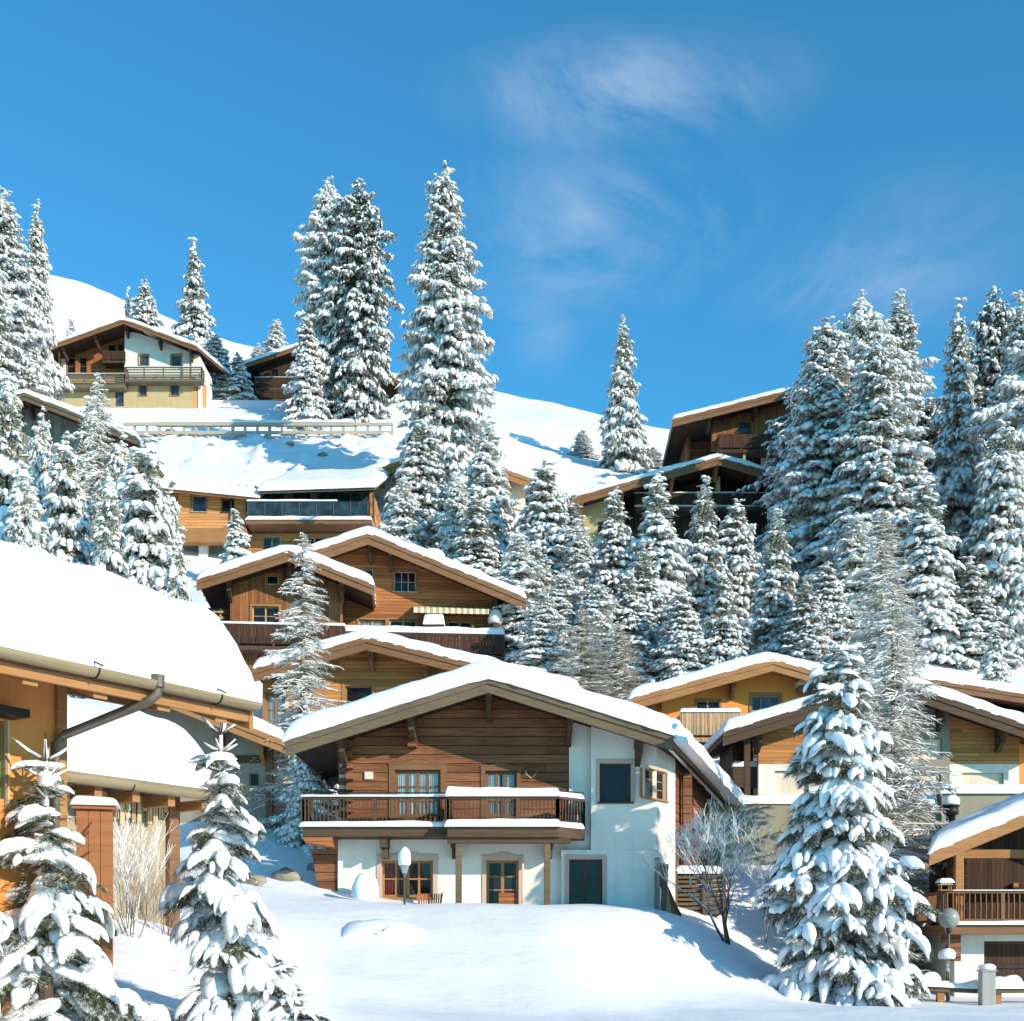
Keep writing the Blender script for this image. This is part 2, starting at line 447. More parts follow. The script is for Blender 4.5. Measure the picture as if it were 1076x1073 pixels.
# ------------------------------------------------------------ houses
class House:
    def __init__(h, name, px, Y, z0, rot, label, cat='chalet', group=None):
        h.x0 = (px-CX)/FPX*Y; h.Y0 = Y; h.z0 = z0; h.rot = rot
        h.root = empty(name, (h.x0, Y, z0), rot, label, cat, group)
        h.r = Vector((math.cos(rot), math.sin(rot))); h.b = Vector((-math.sin(rot), math.cos(rot)))
    def F(h, px, row, v=0.0):
        d = Vector(((px-CX)/FPX, 1.0)); O = Vector((h.x0, h.Y0))
        t = ((O.dot(h.b))+v)/d.dot(h.b)
        P = d*t
        return (P-O).dot(h.r), CZ+(HR-row)/FPX*t-h.z0
    def U(h, px, v=0.0): return h.F(px, HR, v)[0]
    def W(h, px, row, v=0.0): return h.F(px, row, v)[1]
    def world(h, u, v, w):
        p = Vector((h.x0, h.Y0))+h.r*u+h.b*v
        return Vector((p.x, p.y, w+h.z0))
    def wall(h, u0, u1, w0, top, v, mat, holes=(), thick=.3, name='wall', brk=()):
        """front wall; top is a number or function of u; holes are (u0,u1,w0,w1)"""
        tf = top if callable(top) else (lambda u: top)
        xs = {u0, u1}
        for a in holes:
            for q in a[:2]:
                if u0 < q < u1: xs.add(q)
        for q in brk:
            if u0 < q < u1: xs.add(q)
        xs = sorted(xs); mb = MB()
        for a, b in zip(xs[:-1], xs[1:]):
            if b-a < 1e-4: continue
            mid = (a+b)/2; cur = w0
            for hh in sorted([q for q in holes if q[0] <= mid <= q[1]], key=lambda q: q[2]):
                if hh[2] > cur: mb.box(a, b, v, v+thick, cur, hh[2])
                cur = max(cur, hh[3])
            ta, tb = tf(a), tf(b)
            if min(ta, tb) > cur:
                mb.hexa([(a,v,cur),(b,v,cur),(b,v+thick,cur),(a,v+thick,cur)], [(a,v,ta),(b,v,tb),(b,v+thick,tb),(a,v+thick,ta)])
        return mb.build(name, mat, h.root)
    def window(h, px0, r0, px1, r1, v=0.0, nx=2, ny=2, frame='midbeam', surround=None, sw=.14, curtain=None, pane=None, sill=True, depth=.12, bars=True, arch=False, name='window', snow=False, fw=None, opened=False, fl=None):
        u0, w1 = h.F(px0, r0, v); u1, w0 = h.F(px1, r1, v)
        fw = fw or min(.09, (u1-u0)*.09)
        g = .015
        fr = MB(); y0 = v+depth; y1 = y0+.07
        fr.box(u0, u0+fw, y0, y1, w0, w1); fr.box(u1-fw, u1, y0, y1, w0, w1)
        fr.box(u0+fw, u1-fw, y0+.002, y1, w0, w0+fw); fr.box(u0+fw, u1-fw, y0+.002, y1, w1-fw, w1)
        iu0, iu1, iw0, iw1 = u0+fw, u1-fw, w0+fw, w1-fw
        for k in range(1, nx):
            x = iu0+(iu1-iu0)*k/nx; t = fw*.42 if k*2 != nx else fw*.6; fr.box(x-t, x+t, y0+.008, y1-.005, iw0, iw1)
        for k in range(1, ny):
            z = iw0+(iw1-iw0)*k/ny; fr.box(iu0, iu1, y0+.014, y1-.01, z-fw*.25, z+fw*.25)
        if surround:
            s = sw; q = v-.035
            fr2 = MB(); fr2.box(u0-s, u0, q, v-.003+.02, w0-s*.3, w1+s); fr2.box(u1, u1+s, q, v-.003+.02, w0-s*.3, w1+s)
            fr2.box(u0, u1, q-.004, v+.017, w1, w1+s)
            if arch:
                m = (u0+u1)/2; n = 10; pts = []
                for i in range(n+1):
                    a = u0-s+(u1-u0+2*s)*i/n
                    pts.append((a, w1+s+.02+.10*max(0, math.cos((a-m)/(u1-u0+2*s)*2*PI*1.0))))
                fr2.poly_y([(u0-s-.02, w1+s*.9)]+[(u1+s+.02, w1+s*.9)]+pts[::-1], q-.02, v-.01)
        wo = fr.build(name, M[frame], h.root)
        if surround: fr2.build('surround', M[surround], wo)
        gl = MB(); gl.box(iu0, iu1, y0+.03, y0+.045, iw0, iw1)
        gm = pane or ('clear' if curtain else 'glass')
        gl.build('pane', M[gm], wo)
        if curtain:
            for (a, b) in ([(.0, .46), (.54, 1.0)] if not opened else [(0, .33)]):
                n = 26; ua, ub = iu0+(iu1-iu0)*a, iu0+(iu1-iu0)*b
                vs = []; fs = []
                for i in range(n+1):
                    uu = ua+(ub-ua)*i/n; yy = y0+.085+.03*math.sin(i*1.9)+.015*math.sin(i*.9)
                    vs += [(uu, yy, iw0), (uu, yy, iw1)]
                for i in range(n): fs.append((2*i, 2*i+2, 2*i+3, 2*i+1))
                MB().add(vs, fs).build('curtain', M[curtain], wo)
            MB().box(u0-.1, u1+.1, y0+.55, y0+.6, w0-.1, w1+.1).build('room_back', M['interior'], wo)
        if sill:
            MB().box(u0-.08, u1+.08, v-.09, v+depth, w0-.05, w0-.002).build('sill', M[frame], wo)
            if snow: snow_on_box('sill_snow', u0-.08, u1+.08, v-.09, v+.02, w0, .10, wo)
        return (u0, u1, w0, w1)
    def roof(h, uL, wL, uT, wT, uR, wR, v0, v1, snow=.5, thick=.16, fascia='greybeam', under='darkwood', uLb=None, uRb=None, wLb=None, wRb=None, uTb=None, board=.42, seed=1, amp=.12, purl=(), pmat='darkbeam', pl=1.6, gut=False, snow_ext=.12, front_back=False):
        uLb = uL if uLb is None else uLb; uRb = uR if uRb is None else uRb; uTb = uT if uTb is None else uTb
        wLb = wL if wLb is None else wLb; wRb = wR if wRb is None else wRb
        D = v1-v0
        def lerp(a, b, t): return a+(b-a)*t
        mb = MB()
        # w values are the top of the roof deck
        mb.hexa([(uL,v0,wL-thick),(uT,v0,wT-thick),(uTb,v1,wT-thick),(uLb,v1,wLb-thick)], [(uL,v0,wL),(uT,v0,wT),(uTb,v1,wT),(uLb,v1,wLb)])
        mb.hexa([(uT,v0,wT-thick),(uR,v0,wR-thick),(uRb,v1,wRb-thick),(uTb,v1,wT-thick)], [(uT,v0,wT),(uR,v0,wR),(uRb,v1,wRb),(uTb,v1,wT)])
        ro = mb.build('roof', M[under], h.root)
        # barge boards: stepped pair along each rake
        for i, (ua, wa, ub, wb) in enumerate(((uL, wL, uT, wT), (uT, wT, uR, wR))):
            b = MB()
            e0 = .10 if i == 0 else 0; e1 = 0 if i == 0 else .10
            sl = (wb-wa)/(ub-ua)
            a0, b0 = ua-e0, ub+e1; A0, B0 = wa-e0*sl, wb+e1*sl
            b.poly_y([(a0, A0-board), (b0, B0-board), (b0, B0+.03), (a0, A0+.03)], v0-.07, v0-.004)
            b.poly_y([(a0, A0-board*.38), (b0, B0-board*.38), (b0, B0+.05), (a0, A0+.05)], v0-.12, v0-.072)
            b.build('bargeboard', M[fascia], ro)
        for (ua, wa, ub, wb) in ((uL, wL, uLb, wLb), (uR, wR, uRb, wRb)):
            MB().beam((ua, v0+.02, wa-.11), (ub, v1, wb-.11), .06, .2).build('eaves_board', M[fascia], ro)
        if gut:
            for (ua, wa, ub, wb, s) in ((uL, wL, uLb, wLb, -1), (uR, wR, uRb, wRb, 1)):
                MB().tube([(ua+s*.1, v0, wa-.08), (ub+s*.1, v1, wb-.08)], .07).build('gutter', M['oldmetal'], ro)
        def under_w(u):
            if u < uT: return lerp(wL, wT, (u-uL)/(uT-uL))-thick
            return lerp(wT, wR, (u-uT)/(uR-uT))-thick
        for u in purl:
            p = MB(); w = under_w(u)-.13
            p.poly_y([(u-.11, w-.16), (u+.11, w-.16), (u+.11, w+.12), (u-.11, w+.12)], v0+.25, v0+pl+.6)
            p.poly_y([(u-.09, w-.42), (u+.09, w-.42), (u+.09, w-.162), (u-.09, w-.162)], v0+.75, v0+pl+.6)
            p.hexa([(u-.08,v0+pl-.25,w-.75),(u+.08,v0+pl-.25,w-.75),(u+.08,v0+pl+.3,w-.75),(u-.08,v0+pl+.3,w-.75)], [(u-.08,v0+.8,w-.422),(u+.08,v0+.8,w-.422),(u+.08,v0+pl+.3,w-.422),(u-.08,v0+pl+.3,w-.422)])
            p.build('purlin', M[pmat], h.root)
        # snow: one rounded blanket over both slopes
        x0 = snow_ext; W = (uR-uL)+2*x0; DD = D+2*x0
        def mp(s, q):
            t = (q-x0)/D; u = uL-x0+s
            l, T, r_ = lerp(uL, uLb, t), lerp(uT, uTb, t), lerp(uR, uRb, t)
            if u <= uT: k = (u-uT)/(uL-uT); U = T+(l-T)*k; Wd = wT+(lerp(wL, wLb, t)-wT)*k
            else: k = (u-uT)/(uR-uT); U = T+(r_-T)*k; Wd = wT+(lerp(wR, wRb, t)-wT)*k
            # soft ridge
            dr = abs(U-T); Wd2 = Wd+.01 - max(0, .8-dr)**2*.10*snow*2
            return (U, v0-x0+q, max(Wd2, Wd-.08) if k > 1 else max(Wd2, Wd-.04))
        sn = snow_pad('roof_snow', W, DD, mp, snow, ro, seed=seed, amp=amp, r=snow*.62, step=.3 if h.Y0 < 70 else .5, edge_noise=.11, fr=1.15)
        h.under = under_w
        return ro
    def side(h, u, v0, v1, w0, w1, mat, thick=.25, ub=None, name='side_wall'):
        ub = u if ub is None else ub
        s = thick if thick else .2
        mb = MB(); mb.hexa([(u,v0,w0),(u+s,v0,w0),(ub+s,v1,w0),(ub,v1,w0)], [(u,v0,w1),(u+s,v0,w1),(ub+s,v1,w1),(ub,v1,w1)])
        return mb.build(name, M[mat], h.root)
    def balcony(h, u0, u1, w, v0, v1, rail=1.0, mat='darkbeam', bal='slats', snow=.16, floor=.2, pitch=.13, back=False, railsnow=.08, sides=(1, 1), bw=.05, fsnow=True, board_mat=None, chamf=0):
        """floor slab top at w; outer edge v0"""
        r = h.root
        fl = MB()
        if chamf:
            fl.add([(u0,v0,w-floor),(u1-chamf,v0,w-floor),(u1,v0+chamf,w-floor),(u1,v1,w-floor),(u0,v1,w-floor),(u0,v0,w),(u1-chamf,v0,w),(u1,v0+chamf,w),(u1,v1,w),(u0,v1,w)],
              [(0,4,3,2,1),(5,6,7,8,9),(0,1,6,5),(1,2,7,6),(2,3,8,7),(3,4,9,8),(4,0,5,9)])
        else: fl.box(u0, u1, v0, v1, w-floor, w)
        b = fl.build('balcony', M[mat], r)
        segs = []
        if chamf: segs = [((u0, v0), (u1-chamf, v0)), ((u1-chamf, v0), (u1-.04, v0+chamf)), ((u1-.04, v0+chamf), (u1-.04, v1))]
        else: segs = [((u0, v0), (u1, v0))]+([((u1-.04, v0), (u1-.04, v1))] if sides[1] else [])
        if sides[0]: segs.append(((u0+.04, v0), (u0+.04, v1)))
        rl = MB(); bl = MB()
        for (a, c) in segs:
            a = Vector((a[0], a[1]+.05)); c = Vector((c[0], c[1]+.05)); L = (c-a).length
            rl.beam((a.x, a.y, w+rail-.04), (c.x, c.y, w+rail-.04), .11, .07)
            rl.beam((a.x, a.y, w+.14), (c.x, c.y, w+.14), .07, .08)
            n = max(1, round(L/1.9))
            for i in range(n+1):
                p = a+(c-a)*(i/n); rl.beam((p.x, p.y, w), (p.x, p.y, w+rail-.075), .11, .11)
            if bal == 'slats':
                n = max(2, int(L/pitch))
                for i in range(n):
                    p = a+(c-a)*((i+.5)/n); zb = w+.181; zt = w+rail-.076; zm = (zb+zt)/2
                    bl.beam((p.x, p.y, zb), (p.x, p.y, zt), bw*1.0, .03, (c-a).to_3d().normalized())
                    if h.Y0 < 60: bl.beam((p.x, p.y, zm-.09), (p.x, p.y, zm+.09), bw*1.5, .034, (c-a).to_3d().normalized())
            elif bal == 'boards':
                n = max(2, int(L/.17))
                for i in range(n):
                    p0 = a+(c-a)*((i+.05)/n); p1 = a+(c-a)*((i+.95)/n); zb = w+.12; zt = w+rail-.076
                    off = -.05
                    bl.beam(((p0.x+p1.x)/2, (p0.y+p1.y)/2+off, zb), ((p0.x+p1.x)/2, (p0.y+p1.y)/2+off, zt), (p1-p0).length, .03, (0, 1, 0) if abs(c.x-a.x) > .1 else (1, 0, 0))
            elif bal == 'rails':
                for k in (.33, .55, .78): bl.beam((a.x, a.y, w+rail*k), (c.x, c.y, w+rail*k), .04, .12)
        rl.build('railing', M[mat], b)
        if bl.v: bl.build('balusters', M[board_mat or mat], b)
        if railsnow:
            snow_on_box('railing_snow', u0-.03, u1+.03-chamf, v0-.04, v0+.13, w+rail, railsnow, b, seed=3)
        if fsnow and snow:
            snow_on_box('floor_snow', u0-.05, u1+.05-chamf, v0-.10, v0+.05, w+.004, snow, b, seed=5)
        return b
# ================================================================= main chalet
def main_chalet():
    h = House('chalet', 513, 44, 2.4, 0, 'large chalet in the middle, dark log upper storey, white ground floor and long snowy balcony')
    rv = -2.0
    uL, wL = h.F(303, 779, rv); uT, wT = h.F(513, 713, rv); uR, wR = h.F(704, 773, rv)
    uRb, wRb = h.F(776, 848, 7.6)
    top = lambda u: (wT+(wL-wT)*(u-uT)/(uL-uT) if u < uT else wT+(wR-wT)*(u-uT)/(uR-uT))-.165
    h.roof(uL, wL, uT, wT, uR, wR, rv, 8.0, snow=.68, fascia='greybeam', snow_ext=.2, under='brownv', uRb=uRb, wRb=wRb, board=.46, seed=2,
           purl=[h.U(355, rv), h.U(430, rv), uT, h.U(600, rv), h.U(675, rv)], pl=2.0, amp=.1)
    snow_pad('eaves_snow', 9.9, .95, lambda s, q: (uR+(uRb-uR)*(s+.1)/10.0-.45+q, rv+.1+s, wR+(wRb-wR)*(s+.1)/10.0-.16+.12*(.95-q)), .72, h.root, r=.47, step=.25, seed=44, amp=.25, fr=1.1, edge_noise=.10)
    fw = h.W(500, 868)      # balcony floor level
    # ground floor
    wl, wr = h.U(355), h.U(598)
    holes = [h.window(401, 904, 455, 943, 0, 4, 2, 'orangebeam', 'pink', .16, curtain='redcurtain', opened=True, arch=True),
             h.window(511, 904, 545, 952, 0, 2, 3, 'orangebeam', 'pink', .14, sill=False, arch=True, name='door')]
    h.wall(wl, wr, -1.2, fw-.05, 0, M['white'], holes)
    MB().box(h.U(524), h.U(546), .1, .16, .0, h.W(530, 938)).build('door_board', M['redwood'], h.root)
    # log storey
    holes = [h.window(415, 809, 463, 858, .05, 4, 3, 'midbeam', 'midbeam', .2, curtain='curtain', arch=True, sill=False),
             h.window(510, 810, 543, 858, .05, 3, 3, 'midbeam', 'midbeam', .15, curtain='curtain', arch=True, sill=False)]
    lu = h.U(364)
    h.wall(lu, wr, fw-.045, top, .05, M['darkwood'], holes, brk=(uT,), name='log_wall')
    # crossed log ends at the corner
    mb = MB(); z = fw+.3; i = 0
    while z < top(lu)-.3:
        MB().box(lu-.28, lu-.004, .10, .34, z, z+.22).build('log_end', M['darkwood'], h.root); MB().box(lu+.02, lu+.24, -.22-.08*(i % 2), .045, z+.14, z+.34).build('log_end', M['darkwood'], h.root); z += .36; i += 1
    for k in range(3):   # log ends stepping up under the roof
        x = lu+2.2; mb.box(x-.14, x+.14, -.5-.16*k, .045, top(x)-.95+.28*k, top(x)-.70+.28*k)
    mb.build('log_bracket', M['darkwood'], h.root)
    mb = MB(); mb.box(wr-.12, wr+.10, -.55, -.02, h.W(598, 790), h.W(598, 772)); mb.box(wr-.12, wr+.10, -.35, -.02, h.W(598, 812), h.W(598, 791)); # lamp plate and little antler
    MB().box(h.U(383), h.U(392), -.02, .045, h.W(0, 819), h.W(0, 811)).build('wall_plate', M['panel'], h.root, bevel=.01)
    mb = MB(); c = h.F(558, 816)
    for s in (-1, 1):
        mb.tube([(c[0], .0, c[1]-.05), (c[0]+s*.12, -.08, c[1]+.03), (c[0]+s*.2, -.12, c[1]+.16)], [.02, .018, .008], 6)
        mb.tube([(c[0]+s*.12, -.08, c[1]+.03), (c[0]+s*.26, -.1, c[1]+.05)], [.015, .006], 6)
    mb.build('antler', M['palewood'], h.root)
    # white wing at the right: flat part then a slightly projecting bay
    pj = -.3; ub = h.U(621, pj); ur = h.U(690, pj); ue = h.U(713, 0)
    h.wall(wr, ub+.1, -1.2, top, 0, M['white'], [], name='plaster_wall')
    holes = [h.window(630, 802, 663, 843, pj, 1, 1, 'darkbeam', 'pink', .12, fw=.06),
             h.window(598, 903, 633, 952, pj, 2, 2, 'darkbeam', 'pink', .14, fw=.06)]
    holes[1] = holes[1]
    h.wall(h.U(592, pj)*0+ub, ur, h.W(640, 893, pj), top, pj, M['white'], [holes[0]], name='plaster_bay')
    h.wall(h.U(590, pj), ur, -1.2, h.W(640, 893, pj)-.004, pj, M['white'], [holes[1]], name='plaster_wall', thick=.32)
    # canted corner with the small lattice window, set on its own short wall
    a = Vector((ur, pj)); b = Vector((ue, .9))
    L = (b-a).length; ang = math.atan2(b.y-a.y, b.x-a.x)
    # sub-house frame for the canted face
    P = h.world(ur, pj, 0)
    c = House.__new__(House); c.x0, c.Y0, c.z0, c.rot = P.x, P.y, h.z0, ang; c.root = empty('canted_wall', (ur, pj, 0), ang)
    c.root.parent = h.root
    c.r = Vector((math.cos(ang), math.sin(ang))); c.b = Vector((-math.sin(ang), math.cos(ang)))
    h.canted = c
    # the canted wall: plaster mesh child of the chalet, window child of chalet as well
    n0 = len(bpy.data.objects)
    hole = c.window(677, 806, 700, 842, 0, 2, 3, 'orangebeam', 'pink', .10, fw=.06, depth=.1)
    c.wall(0, L, -1.2, lambda u: top(ur+u*math.cos(ang)), 0, M['white'], [hole], name='plaster_wall')
    # re-parent straight to the chalet
    bpy.context.view_layer.update()
    for o in list(c.root.children):
        o.parent = h.root; o.location = (ur, pj, 0); o.rotation_euler = (0, 0, ang)
    bpy.data.objects.remove(c.root)
    # dark log side wall going back
    MB().hexa([(ue-.3,.95,-1.2),(ue,.9,-1.2),(h.U(752, 8.0)-.35,7.4,-1.2),(ue-.3,7.4,-1.2)], [(ue-.3,.95,top(ue)-.05),(ue,.9,top(ue)-.05),(h.U(752, 8.0)-.35,7.4,top(ue)-.6),(ue-.3,7.4,top(ue)-.6)]).build('log_wall', M['darkwood'], h.root)
    MB().beam((h.U(722, 1.6), 1.6, -1), (h.U(722, 1.6), 1.6, top(ue)-.4), .3, .3).build('corner_post', M['darkwood'], h.root)
    # left side wall + back wall
    h.side(wl, .3, 7.6, -1.2, top(wl)-.02, 'white', .25); h.side(lu-.05, .35, 7.6, fw, top(lu)-.02, 'darkwood', .05)
    MB().box(wl, h.U(720, 7.6), 7.6, 7.8, -1.2, top(wl)-.3).build('rear_wall', M['white'], h.root)
    # balcony: long left part and projecting middle part
    v1 = -1.25; v2 = -1.75
    fl = h.W(400, 869, v1)
    b1 = h.balcony(h.U(318, v1), h.U(470, v1), fl, v1, 0, .97, 'darkbeam', 'slats', .19, .3, .125, railsnow=.07, sides=(1, 0))
    fl2 = h.W(500, 869, v2)
    b2 = h.balcony(h.U(470, v2), h.U(616, v2), fl2, v2, -.32, .97, 'darkbeam', 'slats', .24, .32, .125, railsnow=.3, chamf=.9)
    snow_pad('railing_snow', 1.2, .2, lambda s, q: (h.U(616, v2)-.95+s*.78, v2+s*.74+q-.05, fl2+.98), .16, b2, step=.2, seed=4)
    snow_pad('floor_snow', 1.25, .25, lambda s, q: (h.U(616, v2)-.95+s*.76, v2-.1+s*.74+q, fl2+.005), .2, b2, step=.2, seed=6)
    # thin iron handrail above the snow
    mb = MB(); zr = fl+1.1
    mb.tube([(h.U(318, v1), v1+.02, zr), (h.U(470, v1), v1+.02, zr)], .018, 6)
    for k in range(6): x = h.U(322+28*k, v1); mb.tube([(x, v1+.02, zr-.14), (x, v1+.02, zr)], .02, 6)
    mb.tube([(h.U(470, v2), v2-.02, zr+.02), (h.U(616, v2)-.95, v2-.02, zr+.02), (h.U(616, v2)-.02, v2+.88, zr+.02)], .018, 6)
    for k in range(5): x = h.U(474+26*k, v2); mb.tube([(x, v2-.02, zr-.12), (x, v2-.02, zr+.02)], .02, 6)
    mb.build('handrail', M['black'], h.root)
    # beams and posts carrying it
    mb = MB()
    for px in (404, 478, 577):
        x = h.U(px, -.6); mb.box(x-.12, x+.12, -1.1, .0, fl-.62, fl-.31); mb.box(x-.1, x+.1, -.6, .0, fl-.95, fl-.622)
    mb.build('bracket', M['darkbeam'], h.root)
    for px in (482, 575):
        x = h.U(px, -1.5); MB().box(x-.10, x+.10, -1.58, -1.38, -1.2, fl2-.33).build('post', M['greybeam'], h.root, bevel=.015)
    MB().box(h.U(470, -1.5), h.U(600, -1.5), -1.62, -1.34, fl2-.5, fl2-.322).build('beam', M['darkbeam'], h.root)
    # boarded underside at the left end, angled strut wall
    MB().hexa([(h.U(322,-1),-1.2,fl-.5),(wl-.02,-1.2,fl-.62),(wl-.02,-.1,fl-.62),(h.U(322,-1),-.1,fl-.5)], [(h.U(318,-1),-1.2,fl-.31),(wl-.02,-1.2,fl-.31),(wl-.02,-.1,fl-.31),(h.U(318,-1),-.1,fl-.31)]).build('soffit', M['redwood'], h.root)
    MB().hexa([(wl-.22,.1,-1.2),(wl-.02,.1,-1.2),(wl-.02,.5,-1.2),(wl-.22,.5,-1.2)], [(wl-.9,.1,fl-.6),(wl-.02,.1,fl-.6),(wl-.02,.5,fl-.6),(wl-.9,.5,fl-.6)]).build('strut', M['darkwood'], h.root)
    # snow mound leaning on the wall, wall lamp
    return h
MC = main_chalet()

# ================================================================= orange-wood chalet behind, under the double chalet
def mid_chalet():
    h = House('chalet', 385, 58, 8.0, 0, 'orange timber chalet half hidden behind the large middle chalet, below the double gabled one')
    rv = -1.6
    uL, wL = h.F(268, 704, rv); uT, wT = h.F(385, 671, rv); uR, wR = h.F(607, 726, rv)
    top = lambda u: (wT+(wL-wT)*(u-uT)/(uL-uT) if u < uT else wT+(wR-wT)*(u-uT)/(uR-uT))-.165
    h.roof(uL, wL, uT, wT, uR, wR, rv, 6.5, snow=.52, fascia='midbeam', under='orange', board=.5, seed=5, purl=[h.U(290, rv), uT+.1, h.U(446, rv), h.U(520, rv)], pmat='midbeam', pl=1.6)
    holes = [h.window(363, 721, 391, 744, 0, 1, 1, 'orangebeam', 'orangebeam', .16, fw=.05), h.window(279, 728, 300, 762, 0, 2, 2, 'orangebeam', 'orangebeam', .12, curtain='curtain')]
    h.wall(h.U(276), h.U(590), 0, top, 0, M['orange'], holes, brk=(uT,), name='timber_wall')
    h.side(h.U(276), .3, 6, 0, top(h.U(276)), 'orange'); h.side(h.U(590)-.25, .3, 6, 0, top(h.U(590)), 'orange')
    MB().box(h.U(276), h.U(590), 6, 6.2, 0, top(h.U(276))-.1).build('rear_wall', M['orange'], h.root)
    h.wall(h.U(270), h.U(360), -3, -.004, -.5, M['white'], [], name='plinth_wall')
    return h
mid_chalet()

# ================================================================= double gabled chalet
def double_chalet():
    h = House('chalet', 303, 66, 15.6, math.radians(5), 'double gabled reddish timber chalet with striped awning on the slope above')
    rv = -1.7
    uL, wL = h.F(209, 610, rv); uT, wT = h.F(303, 580, rv); uR, wR = h.F(391, 615, rv)
    topL = lambda u: (wT+(wL-wT)*(u-uT)/(uL-uT) if u < uT else wT+(wR-wT)*(u-uT)/(uR-uT))-.165
    h.roof(uL, wL, uT, wT, uR, wR, rv, 4.2, snow=.52, fascia='midbeam', under='brownv', board=.48, seed=8, purl=[h.U(238, rv), uT, h.U(358, rv)], pmat='darkbeam', pl=1.7)
    w0 = h.W(300, 690)
    fl = h.W(300, 684)
    holes = [h.window(265, 637, 293, 657, 0, 2, 2, 'palewood', 'orangebeam', .1, fw=.06), h.window(280, 604, 292, 614, 0, 1, 1, 'palewood', 'orangebeam', .08, fw=.05)]
    h.wall(h.U(242), h.U(360), w0-2, topL, 0, M['redwoodv'], holes, brk=(uT,), name='timber_wall')
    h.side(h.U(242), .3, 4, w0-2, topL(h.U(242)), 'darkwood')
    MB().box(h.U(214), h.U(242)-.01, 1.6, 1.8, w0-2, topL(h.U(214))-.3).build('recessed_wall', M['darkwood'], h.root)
    h.side(h.U(360)-.25, .3, 2.4, w0-2, topL(h.U(360)), 'redwoodv')
    # right gable
    v = 2.4; rv2 = .8
    aL, bL = h.F(318, 585, rv2); aT, bT = h.F(387, 561, rv2); aR, bR = h.F(551, 629, rv2)
    bL = bT-(aT-aL)*(bT-bR)/(aR-aT)*.95
    topR = lambda u: (bT+(bL-bT)*(u-aT)/(aL-aT) if u < aT else bT+(bR-bT)*(u-aT)/(aR-aT))-.165
    h.roof(aL, bL, aT, bT, aR, bR, rv2, 9.5, snow=.5, fascia='midbeam', under='brownv', board=.55, seed=9, purl=[aT+.1, h.U(410, rv2), h.U(522, rv2)], pmat='darkbeam', pl=1.6)
    holes = [h.window(414, 600, 437, 622, v, 3, 2, 'palewood', 'midbeam', .1, fw=.05), h.window(377, 651, 405, 668, v, 2, 1, 'palewood', 'orangebeam', .1, curtain='curtain'),
             h.window(409, 651, 438, 668, v, 2, 1, 'palewood', 'orangebeam', .1), h.window(470, 652, 496, 672, v, 2, 1, 'palewood', 'orangebeam', .1), h.window(384, 598, 392, 612, v, 1, 1, 'palewood', 'midbeam', .08)]
    h.wall(h.U(345, v), h.U(530, v), w0-3, topR, v, M['redwood'], holes, brk=(aT,), name='timber_wall')
    h.side(h.U(530, v)-.25, v+.3, 9, w0-3, topR(h.U(530, v)), 'redwood'); h.side(h.U(345, v), v+.3, 9, w0-3, topR(h.U(345, v)), 'redwood')
    MB().box(h.U(345, v), h.U(530, v), 9, 9.2, w0-3, topR(h.U(530, v))-.2).build('rear_wall', M['redwood'], h.root)
    h.wall(h.U(214), h.U(560), w0-5, w0-2.01, .6, M['cream'], [], name='plinth_wall')
    # balconies
    h.balcony(h.U(212, -1), h.U(362, -1), fl, -1.0, 0, 1.05, 'darkbeam', 'boards', 0, .22, railsnow=.14, board_mat='brownv', sides=(1, 0))
    f2 = h.W(450, 688, .9)
    h.balcony(h.U(362, .9), h.U(529, .9), f2, .9, 2.4, 1.1, 'darkbeam', 'boards', 0, .22, railsnow=.34, board_mat='brownv', sides=(0, 1))
    # awning
    u0, wA = h.F(434, 637, 2.35); u1, _ = h.F(512, 641, 2.35)
    MB().hexa([(u0,1.25,wA-.42),(u1,1.25,wA-.42),(u1,2.36,wA-.05),(u0,2.36,wA-.05)], [(u0,1.25,wA-.38),(u1,1.25,wA-.38),(u1,2.36,wA),(u0,2.36,wA)]).build('awning', M['awning'], h.root)
    MB().box(u0, u1, 1.2, 1.249, wA-.62, wA-.36).build('awning_valance', M['awning'], h.root)
    # chimney
    cu, cw = h.F(456, 585, 5.5); w = topR(cu)
    ch = MB(); ch.box(cu-.42, cu+.42, 5.2, 6.0, w-.2, w+1.35); ch.box(cu-.52, cu+.52, 5.1, 6.1, w+1.352, w+1.45)
    ch = ch.build('chimney', M['white'], h.root, bevel=.02)
    cap = MB(); cap.box(cu-.35, cu+.35, 5.28, 5.9, w+1.46, w+1.75); cap.build('chimney_cap', M['black'], ch)
    snow_on_box('chimney_snow', cu-.55, cu+.55, 5.05, 6.15, w+1.75, .55, ch, step=.15)
    # open stair boards on the left side
    mb = MB(); s0, sw_ = h.F(196, 660, .5)
    for k in range(6): mb.box(h.U(190, .5), h.U(236, .5), .4, .5, h.W(0, 672-k*6.5, .5), h.W(0, 669.5-k*6.5, .5))
    for px in (200, 232): x = h.U(px, .55); mb.box(x-.05, x+.05, .502, .6, h.W(0, 700, .5), h.W(0, 634, .5))
    mb.build('slatted_screen', M['palewood'], h.root)
    return h
DC = double_chalet()

